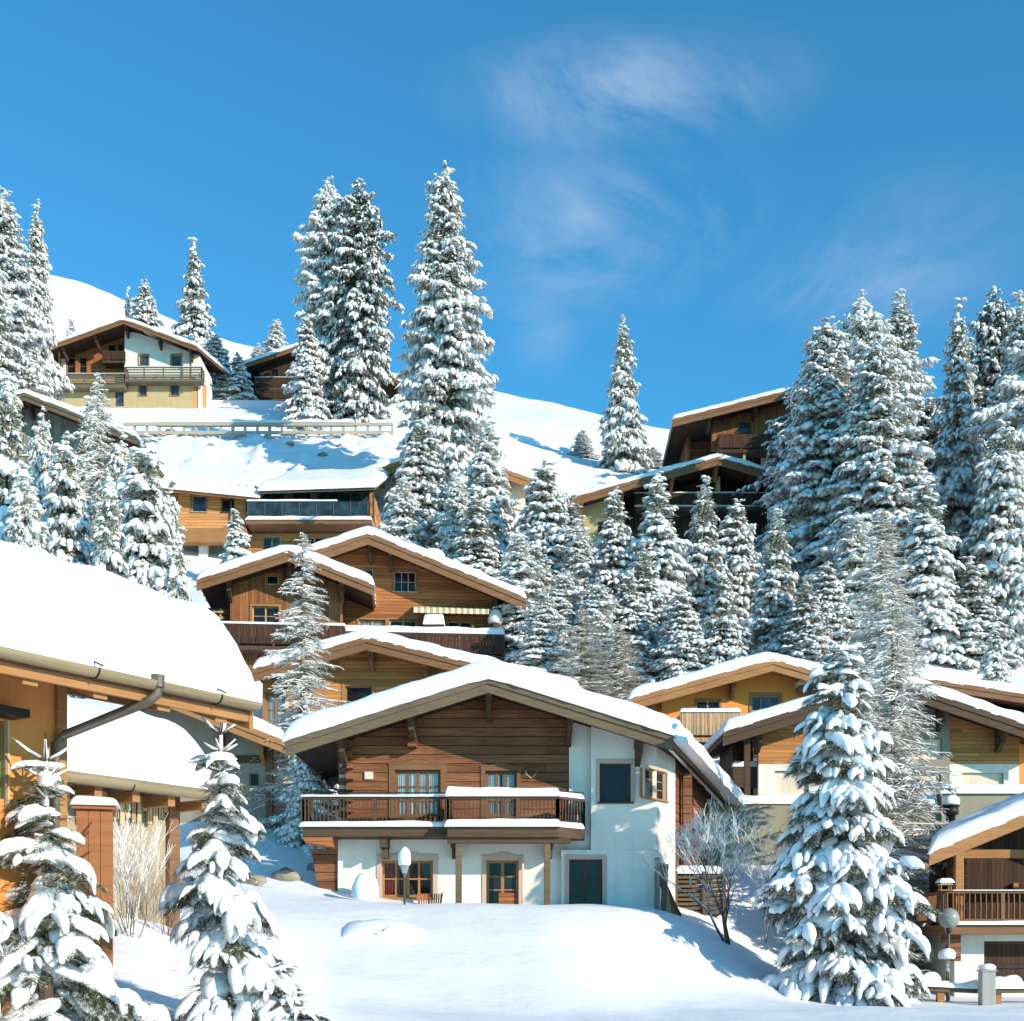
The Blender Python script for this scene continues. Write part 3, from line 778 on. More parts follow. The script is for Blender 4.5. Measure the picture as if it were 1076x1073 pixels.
# things standing on its terrace
def terrace_things():
    h = DC
    def put(name, mat, prof, px, row, v, label, cat, n=14):
        u, w = h.F(px, row, v); P = h.world(u, v, w)
        r = empty(name, P, 0, label, cat)
        MB().lathe((0, 0, 0), prof, n).build('body', mat, r, True)
        return r, P
    r, P = put('planter', M['bark'], [(.22, 0), (.26, .45), (.26, .5)], 520, 666, 1.9, 'round post planter with tall snow cap at the right end of the awning terrace', 'planter')
    snow_blob('snow_cap', r, .36, .75, .5)
    u, w = h.F(456, 672, 1.6); P = h.world(u, 1.6, w); r = empty('garden_table', P, 0, 'garden table under a square block of snow on the double gabled chalet terrace', 'table')
    mb = MB(); mb.box(-.5, .5, -.35, .35, .62, .68)
    mb.build('tabletop', M['darkbeam'], r)
    for sx in (-1, 1):
        for sy in (-1, 1): MB().box(sx*.42-.03, sx*.42+.03, sy*.28-.03, sy*.28+.03, 0, .62).build('leg', M['darkbeam'], r)
    snow_pad('snow_block', 1.1, .8, lambda s, q: (s-.55, q-.4, .68), .62, r, M['roofsnow'], r=.16, step=.15)
terrace_things()

# ================================================================= modern house with the glass front
def glass_house():
    h = House('modern_house', 258, 92, 28.0, 0, 'modern larch house with a teal glass front and wide flat snow roof', 'house')
    uA, uB, uC = h.U(158), h.U(258), h.U(392)
    # larch wing
    w1 = h.W(200, 518); w0 = h.W(200, 566); wb = h.W(200, 604)
    holes = [h.window(201, 520, 217, 538, 0, 1, 1, 'palewood', 'orangebeam', .07, pane='blueglass'), h.window(233, 524, 246, 538, 0, 1, 1, 'darkbeam', 'orangebeam', .07), h.window(174, 520, 186, 538, 0, 1, 1, 'palewood', 'orangebeam', .07)]
    h.wall(uA, uB, w0, w1, 0, M['larch'], holes, name='larch_wall')
    MB().box(h.U(184), uB+.2, -.9, -.02, w0-.5, w0+.45).build('larch_band', M['orangebeam'], h.root)
    h.wall(uA, uB, wb-2, w0, 1.2, M['concrete'], [], name='basement_wall')
    for px in (214, 246): x = h.U(px, .3); MB().box(x-.3, x+.3, .1, .6, wb-1, w0-.01).build('pillar', M['white'], h.root)
    # glass front
    g1 = h.W(300, 514); g0 = h.W(300, 551)
    fr = MB(); pn = MB()
    n = 11
    for i in range(n+1):
        x = uB+.05+(uC-uB-.1)*i/n; fr.box(x-.035, x+.035, .5, .62, g0, g1)
    for z in (g0+.05, g0+(g1-g0)*.62, g1-.06): fr.box(uB, uC, .51, .61, z-.04, z+.04)
    wo = fr.build('window', M['oldmetal'], h.root)
    pn.box(uB+.03, uC-.03, .555, .58, g0, g1).build('pane', M['teal'], wo)
    for a, b in ((.29, .36), (.5, .56)): MB().box(uB+(uC-uB)*a, uB+(uC-uB)*b, .535, .552, g0+.1, g1-.1).build('blind', M['greywood'], wo)
    MB().box(uB, uC, .7, 1.0, g0-.3, g1+.3).build('inner_wall', M['interior'], h.root)
    # terrace in front of the glass
    tv = -1.0
    MB().box(uB+.22, uC, tv, .69, g0-.30, g0-.02).build('terrace_slab', M['midbeam'], h.root)
    snow_on_box('terrace_snow', uB+.2, uC, tv-.05, .4, g0-.018, .32, h.root, step=.4)
    gl = MB().box(uB+.3, uC-.1, tv+.04, tv+.06, g0+.3, g0+1.25).build('glass_railing', M['teal'], h.root)
    snow_on_box('railing_snow', uB+.3, h.U(354, tv), tv, tv+.1, g0+1.26, .14, gl)
    fr = MB()
    for i in range(8): x = uB+.35+(uC-uB-.6)*i/7; fr.box(x-.03, x+.03, tv, tv+.038, g0, g0+1.26)
    fr.build('rail_posts', M['oldmetal'], gl)
    hb = [h.window(276, 563, 295, 578, .9, 2, 1, 'palewood', None, pane='blueglass'), h.window(318, 564, 342, 580, .9, 2, 1, 'palewood', None)]
    h.wall(uB, uC, wb-2, g0-.31, .9, M['orange'], hb, name='basement_wall')
    h.side(uC-.3, .5, 9, wb-2, g1, 'orange'); h.side(uA, .3, 9, wb-2, w1, 'orange')
    # snow roofs: low sheds rising to the back
    def shed(ua, ub, wa, wb_, rise, v0, v1, t, seed, mat='orangebeam'):
        m = MB(); m.hexa([(ua,v0,wa-.2),(ub,v0,wb_-.2),(ub,v1,wb_-.2+rise),(ua,v1,wa-.2+rise)], [(ua,v0,wa),(ub,v0,wb_),(ub,v1,wb_+rise),(ua,v1,wa+rise)])
        r = m.build('roof', M[mat], h.root)
        snow_pad('roof_snow', ub-ua+.2, v1-v0+.3, lambda s, q: (ua-.1+s, v0-.15+q, wa+(wb_-wa)*max(0, min(1, (s-.1)/(ub-ua)))+rise*(q-.15)/(v1-v0)+.01), t, r, step=.6, seed=seed)
        return r
    shed(h.U(152, -1), h.U(272, -1), h.W(158, 511, -1), h.W(270, 523, -1), 5.0, -1.0, 10.5, .9, 11)
    mb = MB()
    for i in range(14): x = h.U(156, -1)+(h.U(268, -1)-h.U(156, -1))*i/13; mb.box(x-.07, x+.07, -.85, 0, w1+.02+.35*(1-i/13), w1+.22+.35*(1-i/13))
    mb.build('rafters', M['midbeam'], h.root)
    shed(h.U(272, -1)+.01, h.U(394, -1), h.W(270, 517, -1), h.W(390, 513, -1), 5.0, -1.2, 10.5, .6, 12, 'oldmetal')
    MB().tube([(h.U(243), -.1, w1), (h.U(243), -.12, wb-.5)], .07, 8).build('downpipe', M['oldmetal'], h.root)
    u, w = h.F(308, 505, 3)
    MB().box(u-.9, u+.9, 2.8, 3.6, w-.6, w+.1).build('roof_hatch', M['concrete'], h.root, bevel=.05)
    return h
glass_house()

# ================================================================= roofs behind the tall spruces in the middle
def middle_back():
    h = House('chalet', 465, 102, 33.0, 0, 'chalet with orange bargeboards mostly hidden behind the tallest spruce')
    rv = -1.5
    uL, wL = h.F(379, 499, rv); uT, wT = h.F(466, 470, rv); uR, wR = h.F(564, 506, rv)
    top = lambda u: (wT+(wL-wT)*(u-uT)/(uL-uT) if u < uT else wT+(wR-wT)*(u-uT)/(uR-uT))-.165
    h.roof(uL, wL, uT, wT, uR, wR, rv, 9, snow=.5, fascia='orangebeam', under='orange', board=.7, seed=15, purl=[h.U(400, rv), uT, h.U(535, rv)], pmat='orangebeam')
    holes = [h.window(436, 515, 452, 532, 0), h.window(520, 515, 534, 534, 0)]
    h.wall(h.U(394), h.U(552), -1, top, 0, M['cream'], holes, brk=(uT,))
    h.side(h.U(394), .3, 8.5, -1, top(h.U(394)), 'cream'); h.side(h.U(552)-.25, .3, 8.5, -1, top(h.U(552)), 'cream')
middle_back()

# ================================================================= upper left house
def upper_left():
    h = House('chalet', 130, 125, 51.0, 0, 'brown and cream chalet high on the left slope with wraparound balcony')
    rv = -1.6
    uL, wL = h.F(46, 366, rv); uT, wT = h.F(130, 336, rv); uR, wR = h.F(206, 364, rv)
    uRb, wRb = h.F(239, 391, 5.5)
    top = lambda u: (wT+(wL-wT)*(u-uT)/(uL-uT) if u < uT else wT+(wR-wT)*(u-uT)/(uR-uT))-.165
    h.roof(uL, wL, uT, wT, uR, wR, rv, 5.8, snow=.4, fascia='midbeam', under='brownv', uRb=uRb, wRb=wRb, board=.42, seed=21, purl=[h.U(64, rv), h.U(98, rv), uT, h.U(165, rv), h.U(198, rv)], pmat='darkbeam')
    fl = h.W(170, 397); g = h.W(170, 428)
    um = h.U(131)
    holes = [h.window(146, 373, 156, 384, 0, 1, 1, 'orangebeam', 'orangebeam', .1, pane='blueglass'), h.window(180, 373, 190, 386, 0, 1, 1, 'orangebeam', 'orangebeam', .1, pane='blueglass')]
    h.wall(um, h.U(210), fl-.1, top, 0, M['white'], holes)
    holes = [h.window(146, 404, 154, 416, 0, 1, 1, 'orangebeam', 'orangebeam', .08, pane='blueglass'), h.window(179, 403, 188, 416, 0, 1, 1, 'orangebeam', 'orangebeam', .08, pane='blueglass'), h.window(121, 410, 130, 427, 0, 1, 1, 'midbeam', None, sill=False, pane='blueglass', name='door')]
    h.wall(h.U(62), h.U(203), g-2.0, fl-.104, 0, M['beige'], holes, name='ground_floor_wall')
    MB().hexa([(h.U(203),.05,g-2),(h.U(203)+.1,.05,g-2),(h.U(217,1.5),1.5,g-2),(h.U(203),1.5,g-2)], [(h.U(203),.05,fl-.11),(h.U(203)+.1,.05,fl-.11),(h.U(217,1.5),1.5,fl-.11),(h.U(203),1.5,fl-.11)]).build('brick_corner', M['brick'], h.root)
    # timber left half, set back
    holes = [h.window(70, 375, 79, 394, 1.0, 1, 2, 'orangebeam', None, sill=False), h.window(83, 375, 91, 394, 1.0, 1, 2, 'orangebeam', None, sill=False), h.window(113, 361, 122, 380, 1.0, 1, 2, 'orangebeam', None), h.window(124, 361, 129, 380, 1.0, 1, 1, 'orangebeam', None)]
    h.wall(h.U(64, 1), um, fl-.1, top, 1.0, M['redwood'], holes, name='timber_wall')
    MB().box(h.U(64, .9), h.U(69, .9), .9, .99, fl-.1, h.W(0, 374, .9)).build('plaster_strip', M['white'], h.root)
    h.side(h.U(50, 1), 1.0, 5, fl-.1, top(h.U(50, 1)), 'darkwood')
    h.side(h.U(210)-.25, .3, 5, g-2, top(h.U(210)), 'white'); h.side(h.U(62), .3, 5, g-2, fl-.1, 'beige')
    MB().box(h.U(50), h.U(210), 5, 5.2, g-2, top(h.U(50))).build('rear_wall', M['white'], h.root)
    h.balcony(h.U(46, -1), h.U(131, -1), h.W(0, 404, -1), -1.0, 1.0, 1.0, 'olive', 'rails', 0, .3, railsnow=.05)
    h.balcony(h.U(131, -1)+.01, h.U(212, -1), h.W(0, 398, -1), -1.0, 0, 1.1, 'olive', 'rails', 0, .25, railsnow=.06)
    h.balcony(h.U(108, -.2), h.U(131, -.2), h.W(0, 379, -.2), -.2, 1.0, .9, 'darkbeam', 'boards', 0, .2, railsnow=0, board_mat='brownv')
    for px in (48, 62, 200): x = h.U(px, -.95); MB().box(x-.07, x+.07, -.95, -.81, h.W(0, 403, -1), top(x)).build('post', M['darkbeam'], h.root)
    return h
upper_left()

def behind_pair():
    h = House('chalet', 330, 136, 56.0, 0, 'dark timber chalet peeping out on both sides of the two joined spruces')
    rv = -1.5
    uL, wL = h.F(254, 384, rv); uT, wT = h.F(334, 357, rv); uR, wR = h.F(426, 404, rv)
    top = lambda u: (wT+(wL-wT)*(u-uT)/(uL-uT) if u < uT else wT+(wR-wT)*(u-uT)/(uR-uT))-.165
    h.roof(uL, wL, uT, wT, uR, wR, rv, 7, snow=.5, fascia='midbeam', under='brownv', board=.4, seed=24)
    fl = h.W(300, 419)
    h.wall(h.U(272), h.U(418), fl, top, 0, M['brownv'], [h.window(284, 388, 292, 398, 0, 1, 1, 'darkbeam')], brk=(uT,), name='timber_wall')
    h.wall(h.U(276), h.U(420), fl-3, fl-.01, 0, M['cream'], [])
    h.side(h.U(272), .3, 6.5, fl-3, top(h.U(272)), 'brownv'); h.side(h.U(418)-.25, .3, 6.5, fl-3, top(h.U(418)), 'redwoodv')
    h.balcony(h.U(268, -1.2), h.U(330, -1.2), h.W(0, 407, -1.2), -1.2, 0, 1.0, 'darkbeam', 'boards', 0, .25, railsnow=.06, board_mat='brownv')
    h.balcony(h.U(268, -1.2), h.U(330, -1.2), h.W(0, 419, -1.2), -1.2, 0, .9, 'darkbeam', 'rails', 0, .25, railsnow=.0)
    h.balcony(h.U(404, -1.2), h.U(428, -1.2), h.W(0, 436, -1.2), -1.2, 0, .7, 'redwood', 'boards', 0, .25, railsnow=.12, board_mat='redwoodv')
behind_pair()

def left_dark():
    h = House('chalet', 27, 86, 30.0, 0, 'grey boarded chalet behind the left spruces, its dark gable facing the slope')
    rv = -1.6
    uL, wL = h.F(-90, 446, rv); uT, wT = h.F(26, 414, rv); uR, wR = h.F(142, 459, rv)
    top = lambda u: (wT+(wL-wT)*(u-uT)/(uL-uT) if u < uT else wT+(wR-wT)*(u-uT)/(uR-uT))-.165
    h.roof(uL, wL, uT, wT, uR, wR, rv, 7.5, snow=.42, fascia='greybeam', under='brownv', board=.45, seed=27, purl=[h.U(-30, rv), uT, h.U(80, rv)])
    fl = h.W(40, 501)
    holes = [h.window(34, 466, 47, 486, 0, 1, 1, 'greybeam')]
    h.wall(h.U(-70), h.U(128), fl-4, top, 0, M['greywood'], holes, brk=(uT,), name='timber_wall')
    h.side(h.U(-70), .3, 7, fl-4, top(h.U(-70)), 'greywood'); h.side(h.U(128)-.25, .3, 7, fl-4, top(h.U(128)), 'greywood')
    h.balcony(h.U(-60, -1.2), h.U(62, -1.2), fl, -1.2, 0, .9, 'greybeam', 'boards', .25, .3, railsnow=.1, board_mat='greywood')
left_dark()

# ================================================================= two houses at the upper right
def upper_right_a():
    h = House('chalet', 755, 98, 30.5, 0, 'long low chalet behind the row of young spruces, its left wall ochre in the sun')
    rv = -2.0
    uL, wL = h.F(590, 527, rv); uT, wT = h.F(755, 481, rv); uR, wR = h.F(830, 503, rv)
    top = lambda u: (wT+(wL-wT)*(u-uT)/(uL-uT) if u < uT else wT+(wR-wT)*(u-uT)/(uR-uT))-.165
    h.roof(uL, wL, uT, wT, uR, wR, rv, 7, snow=.42, fascia='midbeam', under='brownv', board=.55, seed=31, purl=[h.U(612, rv), h.U(655, rv), uT, h.U(708, rv), h.U(800, rv)], pmat='orangebeam', pl=2)
    ub = h.U(655)
    h.wall(h.U(606), ub, -2, top, 0, M['yloc'] if 'yloc' in M else M['beige'], [h.window(628, 548, 640, 562, 0)])
    fl = h.W(750, 540, 1.6)
    holes = [h.window(717, 521, 731, 533, 1.6, 2, 1, 'darkbeam', None, pane='blueglass'), h.window(764, 521, 796, 533, 1.6, 3, 1, 'darkbeam', None, pane='blueglass')]
    h.wall(ub, h.U(818, 1.6), -2, top, 1.6, M['brownv'], holes, brk=(uT,), name='timber_wall')
    h.side(h.U(606), .3, 6.5, -2, top(h.U(606)), 'beige'); h.side(h.U(818)-.25, 1.9, 6.5, -2, top(h.U(818)), 'brownv'); h.side(ub-.3, .3, 1.6, -2, top(ub), 'redwood')
    h.balcony(h.U(668, 0), h.U(812, 0), fl, 0, 1.6, 1.0, 'darkbeam', 'boards', .1, .25, railsnow=.1, board_mat='brownv')
    MB().box(h.U(752), h.U(757), .1, .4, fl, top(uT)-.4).build('post', M['palewood'], h.root)
    return h
M['yloc'] = M['beige']
upper_right_a()

def upper_right_b():
    h = House('chalet', 840, 112, 40.5, 0, 'dark brown chalet at the top right with boarded balcony, highest on that side')
    rv = -2.2
    uL, wL = h.F(708, 441, rv); uT, wT = h.F(848, 406, rv); uR, wR = h.F(975, 440, rv)
    uLb, wLb = h.F(697, 488, 8.5)
    top = lambda u: (wT+(wL-wT)*(u-uT)/(uL-uT) if u < uT else wT+(wR-wT)*(u-uT)/(uR-uT))-.165
    h.roof(uL, wL, uT, wT, uR, wR, rv, 8.8, snow=.42, fascia='midbeam', under='brownv', uLb=uLb, wLb=wLb, board=.6, seed=35, purl=[h.U(748, rv), h.U(796, rv), uT], pl=2.2)
    fl = h.W(790, 472)
    holes = [h.window(776, 444, 789, 455, 0, 1, 1, 'darkbeam', None, pane='blueglass'), h.window(808, 444, 814, 454, 0, 1, 1, 'palewood', 'white', .1)]
    h.wall(h.U(748), h.U(950), fl-.1, top, 0, M['redwoodv'], holes, brk=(uT,), name='timber_wall')
    h.wall(h.U(748), h.U(950), -3, fl-.105, .8, M['cream'], [h.window(783, 478, 800, 489, .8)], name='ground_floor_wall')
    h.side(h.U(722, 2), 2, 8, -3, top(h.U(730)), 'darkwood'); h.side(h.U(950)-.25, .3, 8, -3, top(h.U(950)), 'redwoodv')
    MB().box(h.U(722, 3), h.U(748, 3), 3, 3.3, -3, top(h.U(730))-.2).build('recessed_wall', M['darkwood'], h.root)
    h.balcony(h.U(755, -1.2), h.U(850, -1.2), h.W(0, 472, -1.2), -1.2, 0, 1.25, 'brownv', 'boards', 0, .3, railsnow=0, board_mat='brownv')
    for px in (755, 782, 806): x = h.U(px, -.9); MB().box(x-.1, x+.1, -1.0, -.8, h.W(0, 492, -1), fl-.2).build('post', M['palewood'], h.root)
upper_right_b()

# ================================================================= orange plaster chalet at the right
def orange_chalet():
    h = House('chalet', 812, 62, 9.8, 0, 'bright orange plaster chalet at the right with pale slatted balcony')
    rv = -1.6
    uL, wL = h.F(663, 735, rv); uT, wT = h.F(812, 694, rv); uR, wR = h.F(945, 732, rv)
    top = lambda u: (wT+(wL-wT)*(u-uT)/(uL-uT) if u < uT else wT+(wR-wT)*(u-uT)/(uR-uT))-.165
    h.roof(uL, wL, uT, wT, uR, wR, rv, 6, snow=.5, fascia='orangebeam', under='orange', board=.5, seed=41, purl=[h.U(690, rv), h.U(774, rv), h.U(870, rv)], pmat='midbeam')
    holes = [h.window(732, 736, 756, 752, 0, 2, 1, 'palewood', 'orangebeam', .1, fw=.05), h.window(790, 731, 819, 747, 0, 3, 1, 'palewood', 'orangebeam', .14, pane='blueglass', fw=.05), h.window(741, 795, 752, 812, 0, 1, 1, 'midbeam')]
    h.wall(h.U(695), h.U(925), -2, top, 0, M['orangewall'], holes, brk=(uT,))
    h.side(h.U(695), .3, 5.5, -2, top(h.U(695)), 'orangewall'); h.side(h.U(925)-.25, .3, 5.5, -2, top(h.U(925)), 'orangewall')
    h.balcony(h.U(716, -1.2), h.U(777, -1.2), h.W(0, 775, -1.2), -1.2, 0, 1.15, 'palewood', 'boards', 0, .2, railsnow=.2, board_mat='palewood')
    MB().box(h.U(720, -.5), h.U(775, -.5), -1.0, -.004, h.W(0, 786, -.5), h.W(0, 779, -.5)).build('beam', M['midbeam'], h.root)
    return h
orange_chalet()

# ================================================================= wide chalet with garages
def garage_chalet():
    h = House('chalet', 938, 54, 6.6, 0, 'wide low chalet behind the front spruce with pale shuttered openings and a timber gable')
    rv = -1.6
    uL, wL = h.F(762, 770, rv); uT, wT = h.F(938, 716, rv); uR, wR = h.F(1120, 777, rv)
    top = lambda u: (wT+(wL-wT)*(u-uT)/(uL-uT) if u < uT else wT+(wR-wT)*(u-uT)/(uR-uT))-.165
    h.roof(uL, wL, uT, wT, uR, wR, rv, 5, snow=.5, fascia='darkbeam', under='brownv', board=.5, seed=45, purl=[h.U(803, rv), uT, h.U(997, rv), h.U(1062, rv)], pmat='darkbeam')
    wd = h.W(820, 803); tw = h.W(0, 838)
    h.wall(h.U(797), h.U(955), wd, top, 0, M['orange'], [], brk=(uT,), name='timber_wall')
    u0 = h.U(797)
    def panel(a, r0, b, r1, v, mat='panel'):
        uu, ww = h.F(a, r0, v); u2, w2 = h.F(b, r1, v)
        MB().box(uu+.02, u2-.02, v+.14, v+.2, w2, ww-.02).build('shutter', M[mat], h.root)
        return (uu, u2, w2, ww)
    holes = [panel(814, 810, 850, 835, 0), panel(880, 812, 940, 838, 0)]
    h.wall(h.U(797), h.U(955), tw-.6, wd-.004, 0, M['white'], holes)
    holes = [panel(950, 776, 990, 798, -.2), panel(953, 813, 989, 838, -.2)]
    h.wall(h.U(946, -.2), h.U(998, -.2), tw-.6, lambda u: min(top(u), 99), -.2, M['taupe'], holes, name='grey_wall')
    h.wall(h.U(998, -.1), h.U(1071, -.1), h.W(0, 803, -.1), top, -.1, M['orange'], [], name='timber_wall')
    holes = [panel(1011, 812, 1055, 838, -.1)]
    h.wall(h.U(998, -.1), h.U(1071, -.1), tw-.6, h.W(0, 803, -.1)-.004, -.1, M['white'], holes)
    h.wall(h.U(1071), h.U(1110), tw-.6, top, .5, M['yelloworange'], [])
    # terrace retaining wall and its snow
    tv = -3.0
    MB().box(h.U(722, tv), h.U(990, tv), tv, tv+.35, h.W(0, 960, tv), h.W(0, 845, tv)).build('terrace_wall', M['grey'], h.root)
    MB().box(h.U(722, tv), h.U(1110, tv), tv+.36, 0, h.W(0, 960, tv), h.W(0, 850, tv)).build('terrace_floor', M['concrete'], h.root)
    MB().box(h.U(986, tv)+.05, h.U(1110, tv), tv-.25, tv+.34, h.W(0, 960, tv), h.W(0, 835, tv)).build('terrace_wall', M['grey'], h.root)
    snow_on_box('terrace_snow', h.U(722, tv), h.U(985, tv), tv-.05, tv+.9, h.W(0, 845, tv), .38, h.root, step=.25, seed=3)
    snow_on_box('terrace_snow', h.U(985, tv), h.U(1110, tv), tv-.35, tv+.7, h.W(0, 835, tv), .4, h.root, step=.25, seed=4)
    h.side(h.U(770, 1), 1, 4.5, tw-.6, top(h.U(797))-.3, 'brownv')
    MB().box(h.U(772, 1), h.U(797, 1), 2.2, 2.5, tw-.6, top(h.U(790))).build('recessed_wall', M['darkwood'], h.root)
    MB().box(h.U(782, -.8), h.U(788, -.8), -.9, -.7, tw, top(h.U(786))-.1).build('post', M['darkbeam'], h.root)
    MB().box(h.U(770, .5), h.U(796, .5), .4, .6, h.W(0, 828, .5), h.W(0, 806, .5)).build('railing_panel', M['darkbeam'], h.root)
    snow_on_box('railing_snow', h.U(770, .5), h.U(796, .5), .4, .6, h.W(0, 806, .5), .28, h.root)
    return h
GC = garage_chalet()

def right_back_roof():
    h = House('chalet', 985, 63, 11.5, 0, 'chalet roof showing above the wide chalet at the right edge, brown board under its snow')
    rv = -1.5
    uL, wL = h.F(840, 722, rv); uT, wT = h.F(930, 715, rv); uR, wR = h.F(1190, 754, rv)
    wL = wT-(uT-uL)*(wT-wR)/(uR-uT)
    top = lambda u: (wT+(wL-wT)*(u-uT)/(uL-uT) if u < uT else wT+(wR-wT)*(u-uT)/(uR-uT))-.165
    h.roof(uL, wL+.3, uT, wT+.3, uR, wR+.3, rv, 5, snow=.4, fascia='midbeam', under='brownv', board=.4, seed=49)
    h.wall(h.U(960), h.U(1170), 0, top, 0, M['redwood'], [h.window(1080, 760, 1096, 776, 0)], name='timber_wall')
right_back_roof()

# ================================================================= right front chalet
def right_front():
    h = House('chalet', 1003, 42, .2, 0, 'chalet at the right edge with open timber porch above a garage door')
    rv = -1.3
    uL, wL = h.F(979, 897, rv); uT, wT = h.F(1215, 800, rv); uR, wR = h.F(1420, 880, rv)
    top = lambda u: (wT+(wL-wT)*(u-uT)/(uL-uT) if u < uT else wT+(wR-wT)*(u-uT)/(uR-uT))-.165
    uLb = h.U(990, 4.6)
    h.roof(uL, wL, uT, wT, uR, wR, rv, 4.6, snow=.5, fascia='orangebeam', under='darkwood', board=.34, seed=52, amp=.15, uLb=uLb, wLb=wL+(uLb-uL)*(wT-wL)/(uT-uL))
    fl = h.W(0, 972, -1)
    ga = h.window(1034, 989, 1110, 1036, 0, 1, 1, 'darkbeam', None, sill=False, pane='brownv', name='garage_door')
    MB().box(ga[0]+.1, ga[1]-.1, .1, .145, (ga[2]+ga[3])/2-.15, (ga[2]+ga[3])/2-.05).build('garage_handle', M['black'], h.root)
    h.wall(h.U(1003), h.U(1420), -.6, fl-.25, 0, M['white'], [ga])
    h.side(h.U(1003)+.0, .3, 4.5, -.6, fl, 'white'); 
    h.wall(h.U(1003)-.02, h.U(1400), fl, lambda u: top(u)-.02, 2.2, M['brownv'], [], brk=(uT,), name='porch_back_wall')
    h.side(h.U(996, 2), .9, 2.2, fl, top(h.U(1000))-.02, 'darkwood')
    MB().box(h.U(1008)-.0, h.U(1420), -.1, .1, h.W(0, 902, 0), h.W(0, 893, 0)).build('beam', M['orangebeam'], h.root)
    for px in (1008, 1110): x = h.U(px, -.9); MB().box(x-.13, x+.13, -.95, -.72, fl, top(x)-.05).build('post', M['orangebeam'], h.root, bevel=.02)
    b = h.balcony(h.U(993, -1.1), h.U(1420, -1.1), fl, -1.1, 2.2, 1.05, 'midbeam', 'slats', .12, .28, .17, railsnow=.03, bw=.06)
    MB().box(h.U(1064, 2.1), h.U(1069, 2.1), 2.0, 2.19, h.W(0, 934, 2.1), h.W(0, 928, 2.1)).build('wall_box', M['orangebeam'], h.root)
    # projecting log beams under the balcony corner
    mb = MB()
    for k in range(3): mb.box(h.U(985+5*k), h.U(1003), -.6, -.3, fl-.3-.28*k-.26, fl-.3-.28*k)
    mb.build('log_bracket', M['darkwood'], h.root)
    return h
RF = right_front()

# ================================================================= low house at the left middle
def low_left():
    h = House('chalet', 170, 50, 5.0, 0, 'taupe walled house between the annex and the large chalet, orange board under its roof snow')
    rv = -1.5
    uL, wL = h.F(60, 755, rv); uT, wT = h.F(165, 727, rv); uR, wR = h.F(297, 783, rv)
    uR, wR = h.F(297, 779, rv); uT, wT = h.F(165, 727, rv)
    top = lambda u: (wT+(wL-wT)*(u-uT)/(uL-uT) if u < uT else wT+(wR-wT)*(u-uT)/(uR-uT))-.165
    h.roof(uL, wL, uT, wT, uR, wR, rv, 5, snow=.5, fascia='orangebeam', under='brownv', board=.42, seed=55, purl=[h.U(225, rv), h.U(270, rv)], pmat='orangebeam')
    holes = [h.window(262, 812, 272, 826, 0, 1, 1, 'palewood')]
    h.wall(h.U(75), h.U(286), -3, top, 0, M['taupe'], holes, brk=(uT,))
    MB().box(h.U(240), h.U(286)+.02, -.04, -.003, h.W(0, 802), h.W(0, 794)).build('trim_board', M['darkbeam'], h.root)
    MB().box(h.U(286)-.2, h.U(286)+.05, -.25, -.05, -3, top(h.U(286))).build('post', M['midbeam'], h.root)
    h.side(h.U(286)-.25, .3, 4.6, -3, top(h.U(286)), 'panel')
low_left()

